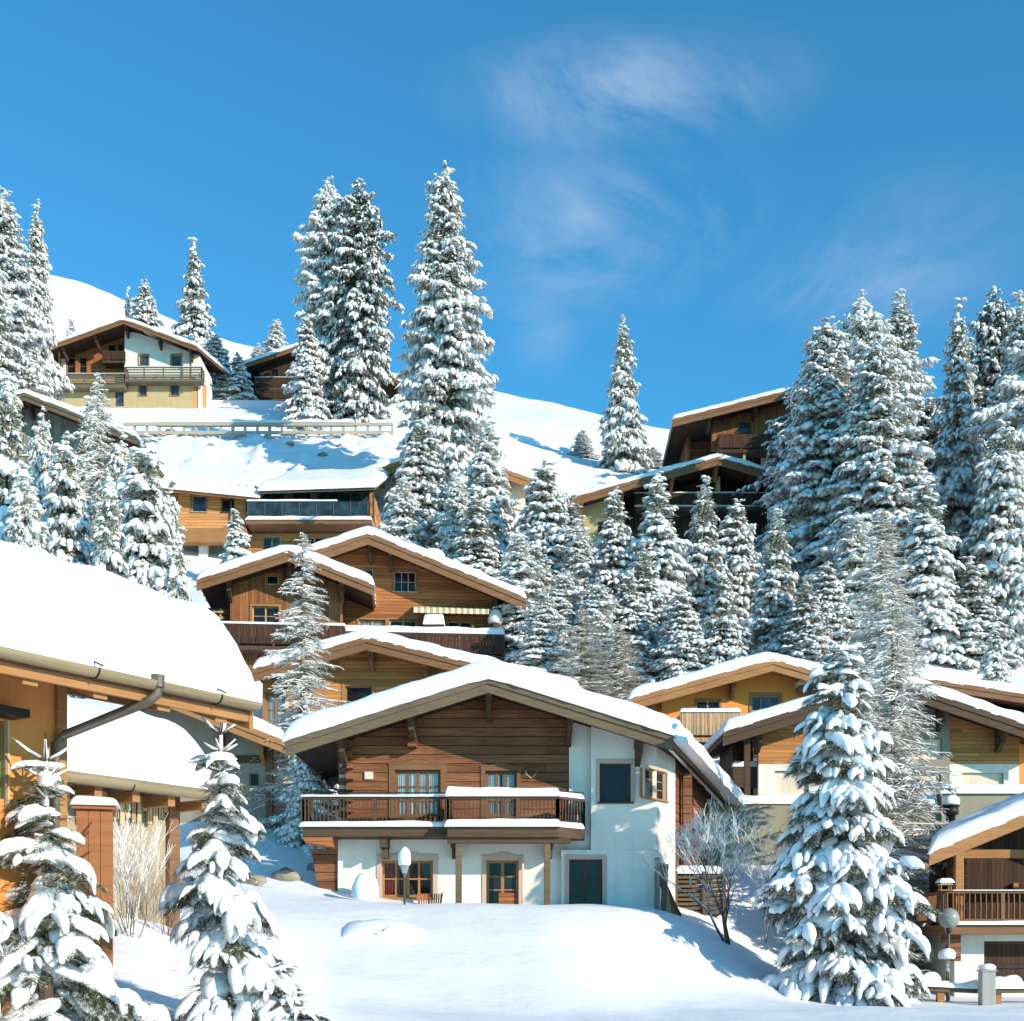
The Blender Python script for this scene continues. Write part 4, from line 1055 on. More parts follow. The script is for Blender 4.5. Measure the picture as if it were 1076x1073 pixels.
# ================================================================= near left house and its annex
def near_left():
    ang = math.atan2(.831, .556)
    C = at(262, 737, 14.25)
    zg = .2
    h = House('house', 262, 14.25, zg, ang, 'ochre house cut by the left edge with wooden gutter and deep snow on its eaves', 'house')
    # local u runs along the eaves (towards the back), v up the slope; eaves at w = E
    E = C.z-zg; S = .36; u0 = -9.0
    mb = MB()
    mb.hexa([(u0,0,E-.12),(0,0,E-.12),(0,6,E-.12+6*S),(u0,6,E-.12+6*S)], [(u0,0,E),(0,0,E),(0,6,E+6*S),(u0,6,E+6*S)])
    mb.hexa([(u0,6.002,E-.12+6*S),(0,6.002,E-.12+6*S),(0,11,E-.12+1*S),(u0,11,E-.12+1*S)], [(u0,6.002,E+6*S),(0,6.002,E+6*S),(0,11,E+1*S),(u0,11,E+1*S)])
    ro = mb.build('roof', M['midbeam'], h.root)
    def mp(s, q):
        v = q-.10
        w = E+.01+(v*S if v < 6 else (6*S-(v-6)*S))
        w -= max(0, .9-abs(v-6))**2*.12
        return (u0+s, v, w)
    snow_pad('roof_snow', 9.0+.12, 11.1, mp, .86, ro, r=.50, step=.22, seed=61, amp=.10, edge_noise=.03)
    # wooden half round gutter with iron straps
    g = MB(); n = 10; gu = u0; vs = []; fs = []
    prof = []
    for i in range(n+1): a = PI+PI*i/n; prof.append((-.08+.08*math.cos(a), -.03+.085*math.sin(a)))
    for i in range(n+1): a = 2*PI-PI*i/n; prof.append((-.08+.06*math.cos(a), -.03+.06*math.sin(a)))
    m = len(prof)
    for u in (u0, .03):
        for v, w in prof: vs.append((u, v, E+w))
    for i in range(m): fs.append((i, (i+1) % m, (i+1) % m+m, i+m))
    fs.append(tuple(range(m))); fs.append(tuple(range(2*m-1, m-1, -1)))
    g.add(vs, fs); g.build('gutter', M['gutterwood'], ro, True)
    for u in (-.55, -2.1, -3.6):
        st = MB()
        pts = [(u, -.08+.09*math.cos(PI+PI*i/8), E-.03+.095*math.sin(PI+PI*i/8)) for i in range(9)]
        st.tube(pts, .009, 6)
        st.tube([(u, -.21, E-.02), (u, -.1, E+.03), (u, .05, E+.02)], .009, 6)
        st.build('gutter_strap', M['black'], ro)
    # rafters and eaves board
    ra = MB(); u = -.35
    while u > u0:
        ra.hexa([(u-.08,.06,E-.29+.06*S),(u+.08,.06,E-.29+.06*S),(u+.08,1.3,E-.29+1.3*S),(u-.08,1.3,E-.29+1.3*S)], [(u-.08,.06,E-.125+.06*S),(u+.08,.06,E-.125+.06*S),(u+.08,1.3,E-.125+1.3*S),(u-.08,1.3,E-.125+1.3*S)]); u -= .78
    ra.build('rafters', M['orangebeam'], ro)
    MB().box(u0, 0, .01, .05, E-.22, E-.125).build('eaves_board', M['orangebeam'], ro)
    # rake board at the far end
    MB().hexa([(.0,-.0,E-.3),(.06,0,E-.3),(.06,6,E-.3+6*S),(.0,6,E-.3+6*S)], [(.001,-.0,E+.02),(.06,0,E+.02),(.06,6,E+.02+6*S),(.001,6,E+.02+6*S)]).build('bargeboard', M['orangebeam'], ro)
    wv = 1.35
    ue = h.U(59, wv)
    # openings: green shutter door at the left edge
    d0, dw1 = h.F(-30, 752, wv); d1, dw0 = h.F(4, 840, wv)
    holes = [(d0, d1, dw0, dw1)]
    h.wall(u0, ue, -1, E+wv*S-.15, wv, M['yelloworange'], holes)
    MB().box(d0, d1, wv+.05, wv+.1, dw0, dw1).build('shutter', M['greenpaint'], h.root)
    mb = MB(); mb.box(d1+.0, d1+.05, wv-.03, wv+.04, dw0-.1, dw1); mb.build('frame', M['palewood'], h.root)
    MB().box(d0-.1, d1+.10, wv-.28, wv-.005, dw1+.02, dw1+.10).build('awning_box', M['black'], h.root)
    # end wall (timber, faces away)
    MB().box(ue-.25, ue-.003, wv+.3, 10, -1, E+.1).build('end_wall', M['yelloworange'], h.root)
    MB().box(ue-.02, ue+.10, wv-.05, wv+.3, -1, E+.15).build('corner_board', M['orangebeam'], h.root)
    # timber under-roof at the far end (gable overhang boards)
    MB().box(ue+.12, -.1, wv-.02, wv+.04, E+.02, E+.17).build('overhang_board', M['midbeam'], ro)
    # down pipe: short drop, long slanted run back to the corner, then down
    uo, wo = h.F(165, 716, -.1)
    p2 = h.F(162, 735, -.05); p3 = h.F(60, 775, wv-.12); p4 = h.F(52, 795, wv-.1)
    pts = [(uo, -.10, wo), (uo, -.10, wo-.13), (uo-.06, -.05, wo-.2), (p3[0]+.06, wv-.16, p3[1]+.03), (p3[0]-.02, wv-.12, p3[1]-.06), (p3[0]-.03, wv-.1, .3)]
    MB().tube(pts, [.052, .052, .050, .048, .046, .044], 12).build('downpipe', M['zinc'], ro, True)
    st = MB(); st.tube([(uo, -.10, wo+.06), (uo, -.10, wo-.06)], .075, 12); st.build('pipe_collar', M['oldmetal'], ro)
    # roof vent stub just above the gutter end
    vu, vw = h.F(223, 714, .2)
    v = MB().tube([(vu, .02, E-.02), (vu, .02, E+.2)], .012, 8); v.beam((vu-.06, .02, E+.22), (vu+.07, .0, E+.235), .07, .05); v.build('roof_hook', M['black'], ro)
    return h
near_left()

def annex():
    ang = math.atan2(.831, .556)
    C = at(231, 836, 21.6); zg = 1.6
    h = House('shed', 231, 21.6, zg, ang, 'low annex beyond the ochre house, buried under a thick dome of roof snow', 'shed')
    E = C.z-zg; S = .34; u0 = -6.0
    mb = MB(); mb.hexa([(u0,0,E-.1),(0,0,E-.1),(0,4.2,E-.1+4.2*S),(u0,4.2,E-.1+4.2*S)], [(u0,0,E),(0,0,E),(0,4.2,E+4.2*S),(u0,4.2,E+4.2*S)])
    mb.hexa([(u0,4.202,E-.1+4.2*S),(0,4.202,E-.1+4.2*S),(0,8,E-.1+.4*S),(u0,8,E-.1+.4*S)], [(u0,4.202,E+4.2*S),(0,4.202,E+4.2*S),(0,8,E+.4*S),(u0,8,E+.4*S)])
    ro = mb.build('roof', M['orangebeam'], h.root)
    def mp(s, q):
        v = q-.08; w = E+.01+(v*S if v < 4.2 else 4.2*S-(v-4.2)*S)-max(0, .9-abs(v-4.2))**2*.12
        return (u0+s, v, w)
    snow_pad('roof_snow', 6.1, 8.1, mp, .92, ro, r=.7, step=.22, seed=66, amp=.12, edge_noise=.03)
    MB().tube([(u0, -.09, E-.03), (.1, -.09, E-.03)], .09, 12).build('gutter', M['gutterwood'], ro, True)
    mb = MB(); u = -.3
    while u > u0: mb.box(u-.07, u+.07, .02, .9, E-.26, E-.105); u -= .7
    mb.build('rafters', M['orangebeam'], ro)
    for u in (-.4, -1.9, -3.4):
        st = MB(); st.tube([(u, -.09+.1*math.cos(PI+PI*i/8), E-.03+.105*math.sin(PI+PI*i/8)) for i in range(9)], .009, 6)
        st.build('gutter_strap', M['black'], ro)
    h.wall(u0, -.5, -1, E+.15, .7, M['drab'], [])
    MB().box(-.52, -.3, .6, 3.5, -1, E+.1).build('end_wall', M['midbeam'], h.root)
    # ragged ends of boards hanging under the eaves
    mb = MB(); rng = random.Random(3)
    for i in range(26):
        u = -3.4+i*.11; mb.box(u, u+.085, .58, .62, E-.16-rng.uniform(.12, .42), E-.08)
    mb.build('eaves_boards', M['palewood'], h.root)
annex()

def wood_box():
    P = at(100, 985, 17.2); 
    r = empty('wooden_locker', (P.x, P.y, 1.35), .25, 'upright orange brown wooden locker beside the left foreground spruce', 'locker')
    w = .17; H_ = at(100, 852, 17.2).z-1.35
    mb = MB()
    for i in range(3): mb.box(-w*1.3+i*w*.87, -w*1.3+(i+.96)*w*.87, -.16, .16, 0, H_)
    mb.build('body', M['redwood'] if False else M['brownpine'], r)
    MB().box(-.26, .26, -.22, .22, H_+.002, H_+.05).build('lid', M['brownpine'], r)
    MB().box(-.25, .27, -.19, .19, .45, .53).build('rail', M['midbeam'], r)
    snow_on_box('snow_cap', -.26, .26, -.22, .22, H_+.05, .12, r, step=.1)
M['brownpine'] = wood('brown_pine', (.30, .12, .05), (.42, .185, .08), 0, wear=.15)
wood_box()
# ------------------------------------------------------------ snow-laden conifers
def ico1():
    t = (1+5**.5)/2
    v = np.array([(-1,t,0),(1,t,0),(-1,-t,0),(1,-t,0),(0,-1,t),(0,1,t),(0,-1,-t),(0,1,-t),(t,0,-1),(t,0,1),(-t,0,-1),(-t,0,1)], float)
    f = [(0,11,5),(0,5,1),(0,1,7),(0,7,10),(0,10,11),(1,5,9),(5,11,4),(11,10,2),(10,7,6),(7,1,8),(3,9,4),(3,4,2),(3,2,6),(3,6,8),(3,8,9),(4,9,5),(2,4,11),(6,2,10),(8,6,7),(9,8,1)]
    v = [tuple(x/np.linalg.norm(x)) for x in v]; cache = {}; nf = []
    def mid(a, b):
        k = (min(a, b), max(a, b))
        if k not in cache:
            m = np.array(v[a])+np.array(v[b]); v.append(tuple(m/np.linalg.norm(m))); cache[k] = len(v)-1
        return cache[k]
    for a, b, c in f:
        x, y, z = mid(a, b), mid(b, c), mid(c, a); nf += [(a,x,z),(b,y,x),(c,z,y),(x,y,z)]
    return np.array(v), np.array(nf)
ICOV, ICOF = ico1()
def subdiv(V, F):
    v = [tuple(x) for x in V]; cache = {}; nf = []
    def mid(a, b):
        k = (min(a, b), max(a, b))
        if k not in cache:
            m = np.array(v[a])+np.array(v[b]); v.append(tuple(m/np.linalg.norm(m))); cache[k] = len(v)-1
        return cache[k]
    for a, b, c in F:
        x, y, z = mid(a, b), mid(b, c), mid(c, a); nf += [(a,x,z),(b,y,x),(c,z,y),(x,y,z)]
    return np.array(v), np.array(nf)
ICO2V, ICO2F = subdiv(ICOV, ICOF)
ICO0V = ICOV[:12]
ICO0F = np.array([(0,11,5),(0,5,1),(0,1,7),(0,7,10),(0,10,11),(1,5,9),(5,11,4),(11,10,2),(10,7,6),(7,1,8),(3,9,4),(3,4,2),(3,2,6),(3,6,8),(3,8,9),(4,9,5),(2,4,11),(6,2,10),(8,6,7),(9,8,1)])

def conifer(seed, H, R, step, pad, snowp=.9, power=.75, blades=12, bl=.9, bw=.10, base=.05, thick=.36, droop=.5, cyl=0.0, gm='green1', gaps=.15, leader=True, side_n=1, thin=1.0, twist=0.0, hang=.85, reach=.25, steep=.3, overlap=1.5, nbr=6.5, fine=False, poly=1, top=2.4, lf=2.6, fyr=(.34, .56), flat=.45, jit=.55, wild=.12, spire=1.0):
    IV, IF = (ICO2V, ICO2F) if fine else ((ICOV, ICOF) if poly else (ICO0V*1.12, ICO0F))
    rng = np.random.default_rng(seed)
    C = []; D = []; S = []; SN = []   # pad centres, directions, size, snow flag
    BR = []                           # branch lines
    z = base*H
    lumps = rng.uniform(.78, 1.18, 24)     # radius variation by height and side
    while z < H*.985:
        f = 1-z/H
        prof = (f**power)*(1-cyl)+cyl*min(1.0, f*top)**.9
        L0 = R*prof*(.9+.2*rng.random())+.04*R
        nb = max(4, int(nbr*(.55+.75*f)*thin+rng.random()))
        az0 = rng.random()*6.28
        for k in range(nb):
            if rng.random() < gaps*.5: continue
            az = az0+6.283*k/nb+rng.normal(0, .18)
            lz = lumps[(int(z/H*11)*2+int(math.sin(az*1.5+z)*1.5+2)) % 24]
            L = L0*lz*rng.uniform(.6, 1.1)
            if rng.random() < .08: L *= 1.12
            e = .50*(1-f)**2.6-.16-.42*f+rng.normal(0, wild)
            zz = z+rng.normal(0, step*jit)
            d = np.array([math.cos(az), math.sin(az), 0.0])
            lat = np.array([-d[1], d[0], 0.0])
            n = max(1, int(round(L/(pad*.62))))
            pts = []
            for i in range(n+1):
                t = (i+.35)/(n+.35) if n > 0 else 1
                dz = L*(e*t-droop*.55*t*t+ (.10*t**4))
                p = d*L*t+np.array([0, 0, zz+dz]); pts.append(p)
            BR.append((np.array([0, 0, zz-.02*L]), pts[len(pts)//2], pts[-1], L))
            for i, p in enumerate(pts):
                t = (i+.35)/(n+.35)
                if t < reach and L > pad*1.3: continue
                s = pad*(.62+.55*min(1, L/R))*rng.uniform(.6, 1.4)*(1.05-.3*t)
                s = min(s, L*.9+.05*pad)
                q = pts[min(i+1, n)]-pts[max(i-1, 0)]; q = q/(np.linalg.norm(q)+1e-6)
                C.append(p+rng.normal(0, .06*pad, 3)); D.append(q); S.append(s); SN.append(rng.random() < snowp)
                if L > pad*1.1 and .2 < t < .97:
                    for sd in (-1, 1):
                        for m in range(side_n):
                            if rng.random() < .12: continue
                            off = (m+1)*pad*.62*rng.uniform(.75, 1.2)*(1.15-.6*t)
                            if off > L*.62: continue
                            p2 = p+lat*sd*off+d*off*.45+np.array([0, 0, -off*(.28+steep*.5)*rng.uniform(.5, 1.5)])
                            dd = q*.75+lat*sd*.75+np.array([0, 0, -.22-steep*rng.uniform(.2, 1.6)]); dd /= np.linalg.norm(dd)
                            C.append(p2); D.append(dd); S.append(s*rng.uniform(.5, 1.05)); SN.append(rng.random() < snowp*.95)
        z += step*(.55+.75*f)*rng.uniform(.8, 1.2)
    C = np.array(C); D = np.array(D); S = np.array(S); SN = np.array(SN)
    n = len(C)
    up = np.array([0, 0, 1.0])
    LAT = np.cross(D, up); LAT /= (np.linalg.norm(LAT, axis=1)[:, None]+1e-6)
    UP = np.cross(LAT, D)
    # snow pads
    m = np.where(SN)[0]; k = len(m)
    u = np.repeat(IV[None], k, 0).copy()
    wv = rng.normal(0, lf, (k, 4, 3)); ph = rng.uniform(0, 6.28, (k, 4))
    lump = sum(np.sin(np.einsum('kj,nj->kn', wv[:, i], IV)+ph[:, i][:, None]) for i in range(4))*.13
    u *= (1+lump+rng.normal(0, .03 if fine else .09, (k, len(IV))))[:, :, None]
    u[:, :, 2] = np.where(u[:, :, 2] < 0, u[:, :, 2]*flat, u[:, :, 2])
    fx = rng.uniform(.58, .82, k)*overlap/1.5; fy = rng.uniform(fyr[0], fyr[1], k)*overlap/1.5; fz = thick*rng.uniform(.6, 1.25, k)
    # the outer end of the pad bends down
    bend = -.30*np.maximum(0, u[:, :, 0])**2*hang*2
    side = -.45*np.abs(u[:, :, 1])**2*hang
    X = u[:, :, 0]*fx[:, None]; Y = u[:, :, 1]*fy[:, None]*(1-.25*u[:, :, 0]); Z = u[:, :, 2]*fz[:, None]+bend*fx[:, None]+side*fy[:, None]+.10
    s = S[m][:, None, None]
    V = C[m][:, None, :]+s*(X[:, :, None]*D[m][:, None, :]+Y[:, :, None]*LAT[m][:, None, :]+Z[:, :, None]*(UP[m][:, None, :]*.6+up*.4))
    F = IF[None]+(np.arange(k)*len(IV))[:, None, None]
    snow = raw_mesh('snow_cover', V.reshape(-1, 3), F.reshape(-1, 3), M['treesnow'], True)
    # needle sprays: thin blades fanning out and hanging below each pad
    nb = blades
    th = rng.uniform(-2.3, 2.3, (n, nb)); dn = -rng.uniform(.05, .95, (n, nb))
    dirv = np.cos(th)[..., None]*D[:, None, :]+np.sin(th)[..., None]*LAT[:, None, :]+dn[..., None]*up
    dirv /= np.linalg.norm(dirv, axis=2)[..., None]
    org = C[:, None, :]+S[:, None, None]*(rng.uniform(-.45, .5, (n, nb))[..., None]*D[:, None, :]+rng.uniform(-.3, .3, (n, nb))[..., None]*LAT[:, None, :]-.03*up)
    ln = S[:, None]*rng.uniform(.45, 1.0, (n, nb))*bl*.75
    tip = org+dirv*ln[..., None]
    perp = np.cross(dirv, rng.normal(0, 1, (n, nb, 3))); perp /= (np.linalg.norm(perp, axis=2)[..., None]+1e-6)
    w = S[:, None]*bw*rng.uniform(.7, 1.3, (n, nb))
    mid_ = org+dirv*(ln*.45)[..., None]
    a = org-perp*w[..., None]*.3; b = mid_-perp*w[..., None]; c_ = mid_+perp*w[..., None]
    V = np.stack([a, b, tip, c_], 2).reshape(-1, 3)
    F = np.arange(len(V)).reshape(-1, 4)
    # inner dark twigs close to the trunk
    q = int(n*1.2); zz = rng.uniform(base*H, H*.93, q); ff = 1-zz/H
    rr = R*(((ff**power)*(1-cyl)+cyl*np.minimum(1, ff*top)**.9))*rng.uniform(.05, .62, q); aa = rng.uniform(0, 6.283, q)
    p0 = np.stack([np.cos(aa)*rr, np.sin(aa)*rr, zz-.25*rr], 1)
    dv = np.stack([np.cos(aa), np.sin(aa), rng.uniform(-.9, .1, q)], 1)+rng.normal(0, .4, (q, 3)); dv /= np.linalg.norm(dv, axis=1)[:, None]
    pv = np.cross(dv, rng.normal(0, 1, (q, 3))); pv /= np.linalg.norm(pv, axis=1)[:, None]
    l = pad*rng.uniform(.5, 1.1, q); ww = pad*rng.uniform(.08, .20, q)*min(1, bw*9)
    V2 = np.stack([p0, p0+dv*(l*.5)[:, None]-pv*ww[:, None], p0+dv*l[:, None], p0+dv*(l*.5)[:, None]+pv*ww[:, None]], 1).reshape(-1, 3)
    F2 = np.arange(len(V2)).reshape(-1, 4)+len(V)
    fol = raw_mesh('foliage', np.concatenate([V, V2]), np.concatenate([F, F2]), M[gm])
    # trunk with limbs
    mb = MB(); r0 = H*.013+.03
    mb.tube([(0, 0, -1.0), (0, 0, H*.1), (0, 0, H*.5), (0, 0, H*.9), (0, 0, H)], [r0*1.25, r0, r0*.6, r0*.15, .008], 8)
    for (p, q_, r_, L) in BR:
        mb.tube([p, q_, r_], [L*.016+.006, L*.010+.004, .004], 4, False)
    me = bpy.data.meshes.new('trunk'); me.from_pydata(mb.v, [], mb.f); me.update(); me.materials.append(M['bark'])
    return dict(H=H, R=R, parts=[('trunk', me), ('foliage', fol), ('snow_cover', snow)])

def larch(seed, H, R, nbr=110, twigs=9, base=.04, frost=1.0, col='twig', wt=1.0, power=.8):
    rng = np.random.default_rng(seed)
    W = MB(); Sn = MB()
    r0 = H*.010+.02
    W.tube([(0, 0, -1), (0, 0, H*.3), (0, 0, H*.7), (0, 0, H)], [r0*1.2, r0*.85, r0*.4, .01], 8)
    for i in range(nbr):
        t = base+(1-base)*(i+rng.random())/nbr; z = H*t; f = 1-t
        L = R*(f**power)*rng.uniform(.55, 1.12)+.05
        az = rng.random()*6.283+i*2.4; d = Vector((math.cos(az), math.sin(az), 0)); lat = Vector((-d.y, d.x, 0))
        e = rng.uniform(-.25, .25)
        ps = []
        for k in range(5):
            q = k/4; ps.append(Vector((0, 0, z))+d*L*q+lat*L*.08*math.sin(q*3+i)+Vector((0, 0, L*(e*q-.35*q*q+.18*q**4))))
        rb = (.010+.006*L)*wt
        W.tube(ps, [rb, rb*.8, rb*.6, rb*.45, rb*.25], 4, False)
        if frost: Sn.tube([p+Vector((0, 0, rb*.9)) for p in ps], [rb*1.1*frost, rb*1.1*frost, rb*1.0*frost, rb*.9*frost, rb*.5], 4, False)
        nt = max(2, int(twigs*(.4+L/R)))
        for k in range(nt):
            q = rng.uniform(.15, 1); j = min(3, int(q*4)); p = ps[j].lerp(ps[j+1], q*4-j)
            sd = rng.choice((-1, 1)); l = L*rng.uniform(.12, .34)*(1.2-.6*q)+.06
            dd = (d*rng.uniform(.2, .9)+lat*sd*rng.uniform(.5, 1)+Vector((0, 0, rng.uniform(-.55, .25)))).normalized()
            p2 = p+dd*l*.5+Vector((0, 0, -.04*l)); p3 = p+dd*l+Vector((0, 0, -.16*l))
            rt = .0065*wt*(.7+.3*L)
            W.tube([p, p2, p3], [rt, rt*.8, rt*.4], 3, False)
            if frost and rng.random() < .8: o = Vector((0, 0, rt*1.0)); Sn.tube([p+o, p2+o, p3+o], [rt*1.3*frost, rt*1.3*frost, rt*.7], 3, False)
            if rng.random() < .5:
                q1 = p2+(dd+lat*rng.uniform(-1, 1)+Vector((0, 0, rng.uniform(-.5, .2)))).normalized()*l*.5
                W.tube([p2, q1], [rt*.7, rt*.3], 3, False)
                if frost: Sn.tube([p2+o if frost else p2, q1+Vector((0, 0, rt))], [rt*1.1*frost, rt*.6], 3, False)
    a = bpy.data.meshes.new('branches'); a.from_pydata(W.v, [], W.f); a.materials.append(M[col])
    b = bpy.data.meshes.new('snow_cover'); b.from_pydata(Sn.v, [], Sn.f); b.materials.append(M['frosttwig'])
    return dict(H=H, R=R, parts=[('branches', a), ('snow_cover', b)])

PR = {}
PR['T1'] = conifer(1, 22, 3.0, .33, .42, .88, .60, 9, cyl=.6, top=2.8, gaps=.25, bl=1.25, poly=0, side_n=2, steep=.8, jit=.9, wild=.17, nbr=6)
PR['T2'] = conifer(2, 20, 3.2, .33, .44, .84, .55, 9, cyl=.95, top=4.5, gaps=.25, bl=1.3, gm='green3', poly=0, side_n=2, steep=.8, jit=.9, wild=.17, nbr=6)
PR['D1'] = conifer(3, 20, 3.2, .34, .44, .60, .55, 12, cyl=.92, top=4.0, gaps=.15, gm='green2', bw=.12, bl=1.25, poly=0, side_n=2, steep=.8, jit=.9, wild=.15, nbr=6)  # shaded variant: darker needles and less snow stand in for shadow
PR['T3'] = conifer(31, 21, 3.1, .36, .46, .84, .75, 12, cyl=.2, gaps=.3, bl=1.3, poly=0, side_n=2, steep=.8, jit=1.0, wild=.22, nbr=5.6)
PR['M1'] = conifer(4, 12, 2.5, .31, .42, .90, .74, 11, gaps=.25, bl=1.2, poly=0, side_n=2, steep=.8, jit=.8, wild=.17, nbr=6)
PR['M2'] = conifer(5, 12, 2.3, .31, .40, .86, .68, 12, gaps=.25, bl=1.25, gm='green3', poly=0, side_n=2, steep=.8, jit=.8, wild=.17, nbr=6)
PR['M3'] = conifer(6, 12, 2.6, .38, .50, .93, .84, 12, gaps=.32, wild=.2, side_n=2, jit=.6, poly=1, nbr=6)
PR['M4'] = conifer(32, 12, 2.4, .34, .42, .80, .80, 14, gaps=.35, bl=1.3, poly=0, side_n=2, steep=.8, jit=1.0, wild=.24, nbr=5.6)
PR['F1'] = conifer(7, 11, 2.5, .28, .32, .84, .76, 13, gaps=.2, gm='green3', bw=.09, bl=1.4, poly=0, side_n=2, steep=.8, jit=.8, wild=.2, nbr=6)
PR['S1'] = conifer(8, 6, 1.6, .30, .38, .9, .88, 14, gaps=.25)
PR['FR'] = conifer(11, 10.5, 2.45, .42, .42, .82, .70, 80, gaps=.25, bw=.022, bl=1.8, side_n=2, steep=.4, thick=.42, base=.03, lf=1.9, fyr=(.24, .40), flat=.6, hang=.6, overlap=2.0, jit=.6, nbr=6.5, wild=.2, reach=.2, fine=True, gm='green4')
PR['N1'] = conifer(13, 3.4, .95, .31, .20, .82, .84, 120, gaps=.3, bw=.017, bl=1.9, side_n=2, steep=.6, thick=.50, base=.06, nbr=4.8, hang=.6, lf=1.9, fyr=(.25, .42), flat=.6, droop=.66, overlap=2.15, jit=.3, reach=.1, wild=.18, fine=True, gm='green4')
PR['N2'] = conifer(14, 3.6, 1.05, .36, .20, .80, .95, 120, gaps=.35, bw=.017, bl=1.9, side_n=2, steep=.6, thick=.50, base=.06, nbr=4.4, hang=.6, lf=1.9, fyr=(.25, .42), flat=.6, droop=.6, overlap=2.15, jit=.3, wild=.2, reach=.1, fine=True, gm='green4')
PR['L1'] = larch(21, 12, 1.9, 330, 20, wt=1.15, frost=1.5, power=.55)
PR['L2'] = larch(22, 12, 2.4, 420, 22, wt=1.15, frost=1.5, power=.55)

def tree(kind, px, top, Y, w, label, cat, group, name='spruce_tree', sway=0):
    """w = half width of the crown in picture pixels near its foot"""
    x = (px-CX)/FPX*Y; zb = gz(x, Y)-.15; H = CZ+(HR-top)/FPX*Y-zb
    p = PR[kind]; sz = H/p['H']; sx = (w/FPX*Y)/p['R']
    r = empty(name, (x, Y, zb), random.Random(int(px*7+top)).uniform(0, 6.28), label, cat, group)
    r.scale = (sx, sx, sz)
    if sway: r.rotation_euler[1] = sway
    for nm, me in p['parts']: add_obj(nm, me, r)
    return r

G1 = 'snow-laden spruces of the hillside'; G2 = 'frosted larches'
def sp(kind, px, top, Y, w, label, **k):
    if Y > 48: w = w*(1.28 if (60 < Y < 90 and px > 480) or px < 200 and Y < 70 else (1.3 if px > 820 else 1.12))
    return tree(kind, px, top, Y, w, label, 'spruce', G1, **k)
def la(kind, px, top, Y, w, label, **k): return tree(kind, px, top, Y, w, label, 'larch', G2, 'larch_tree', **k)

# left edge cluster
sp('T1', 2, 198, 100, 48, 'tall snowy spruce at the left edge of the sky, taller of the front pair')
sp('T3', 39, 215, 104, 28, 'slimmer tall spruce just left of the brown and cream chalet')
sp('T1', -14, 262, 92, 48, 'broad snowy spruce cut off by the left edge beside the tall pair')
sp('M3', 8, 392, 64, 52, 'heavily snowed spruce at the left edge, standing in front of the grey boarded chalet')
sp('M1', 68, 452, 60, 50, 'dense spruce above the near left roof, left of the brown twiggy larch')
sp('M2', 26, 490, 56, 46, 'lower bushy spruce right above the snow roof at the left edge')
sp('M1', 152, 455, 58, 60, 'wide spruce above the near left roof with its flank against the glass house')
sp('M3', 114, 498, 54, 40, 'shorter spruce between the two dense ones above the near left roof')
sp('S1', 186, 560, 52, 34, 'small spruce low beside the slatted screen of the double gabled chalet')
la('L2', 103, 392, 66, 46, 'brown twiggy larch rising between spruces in front of the grey boarded chalet')
sp('S1', 248, 536, 84, 26, 'small spruce in front of the larch wing of the glass house')
# upper left, behind the house
sp('M4', 204, 258, 140, 30, 'pointed spruce right behind the brown and cream chalet against the sky')
sp('M1', 152, 294, 150, 28, 'small round spruce showing over the ridge of the brown and cream chalet')
sp('S1', 134, 302, 152, 10, 'tiny thin spruce left of the round one above the chalet ridge')
sp('M1', 226, 352, 133, 28, 'shaded spruce right of the brown and cream chalet')
sp('S1', 250, 372, 132, 22, 'low shaded spruce between the two upper chalets')
sp('M2', 290, 337, 146, 24, 'snowy spruce behind the dark timber chalet, left of the joined pair')
sp('F1', 272, 362, 150, 20, 'frosty bush-like spruce left of the one behind the dark timber chalet')
sp('F1', 75, 330, 128, 14, 'faint frosty young spruce on the slope above the brown chalet roof')
# joined pair
sp('T2', 345, 190, 124, 31, 'left one of the two joined tall spruces, lit and white')
sp('D1', 377, 190, 122, 32, 'right one of the two joined tall spruces, dark and shaded')
sp('M1', 322, 330, 120, 26, 'shorter snowy spruce at the left foot of the joined pair')
# the tallest
sp('T1', 467, 172, 100, 47, 'tallest spruce of the hillside, left of the bare far slope')
sp('M1', 444, 440, 84, 48, 'snowy spruce at the foot of the tallest one, right of the glass house')
sp('M2', 512, 440, 82, 38, 'spruce right of the tallest one, in front of the orange bargeboards')
sp('F1', 480, 500, 80, 36, 'low frosty spruce over the roof of the double gabled chalet')
# single ones on the ridge
sp('M4', 655, 341, 122, 30, 'lone slender spruce in the middle of the sky gap')
sp('F1', 612, 452, 128, 16, 'small frosted spruce left of the lone slender one')
sp('F1', 686, 470, 125, 16, 'small frosted spruce at the left wall of the upper right chalet')
sp('S1', 838, 520, 96, 26, 'shaded young spruce right of the long low chalet')
# middle row
mids = [('M1', 572, 484, 78, 46, 'broad snowy spruce in the middle row, under the far white slope'),
 ('M2', 545, 560, 70, 40, 'spruce just right of the double gabled chalet roof end'),
 ('F1', 606, 548, 76, 42, 'frosty grey spruce in the middle row, left of the ochre wall'),
 ('M3', 646, 514, 80, 34, 'darker spruce in front of the ochre wall of the long low chalet'),
 ('M3', 690, 498, 74, 48, 'largest spruce of the row below the long low chalet'),
 ('M4', 740, 508, 76, 38, 'second large spruce of that row, under the dark porch'),
 ('M1', 774, 524, 78, 36, 'pointed spruce below the right end of the long low chalet'),
 ('M4', 816, 542, 72, 38, 'spruce standing in front of the dark right forest, left most of it'),
 ('F1', 628, 610, 68, 40, 'low frosty spruce behind the snow ridge of the orange chalet'),
 ('M3', 660, 600, 70, 36, 'low bushy spruce left of the orange plaster chalet'),
 ('F1', 570, 620, 66, 40, 'twiggy frosted spruce at the right of the striped awning terrace'),
 ('M1', 716, 620, 68, 34, 'low snow-laden spruce right behind the orange plaster chalet'),
 ('M2', 524, 600, 74, 26, 'narrow spruce behind the awning end of the double gabled chalet')]
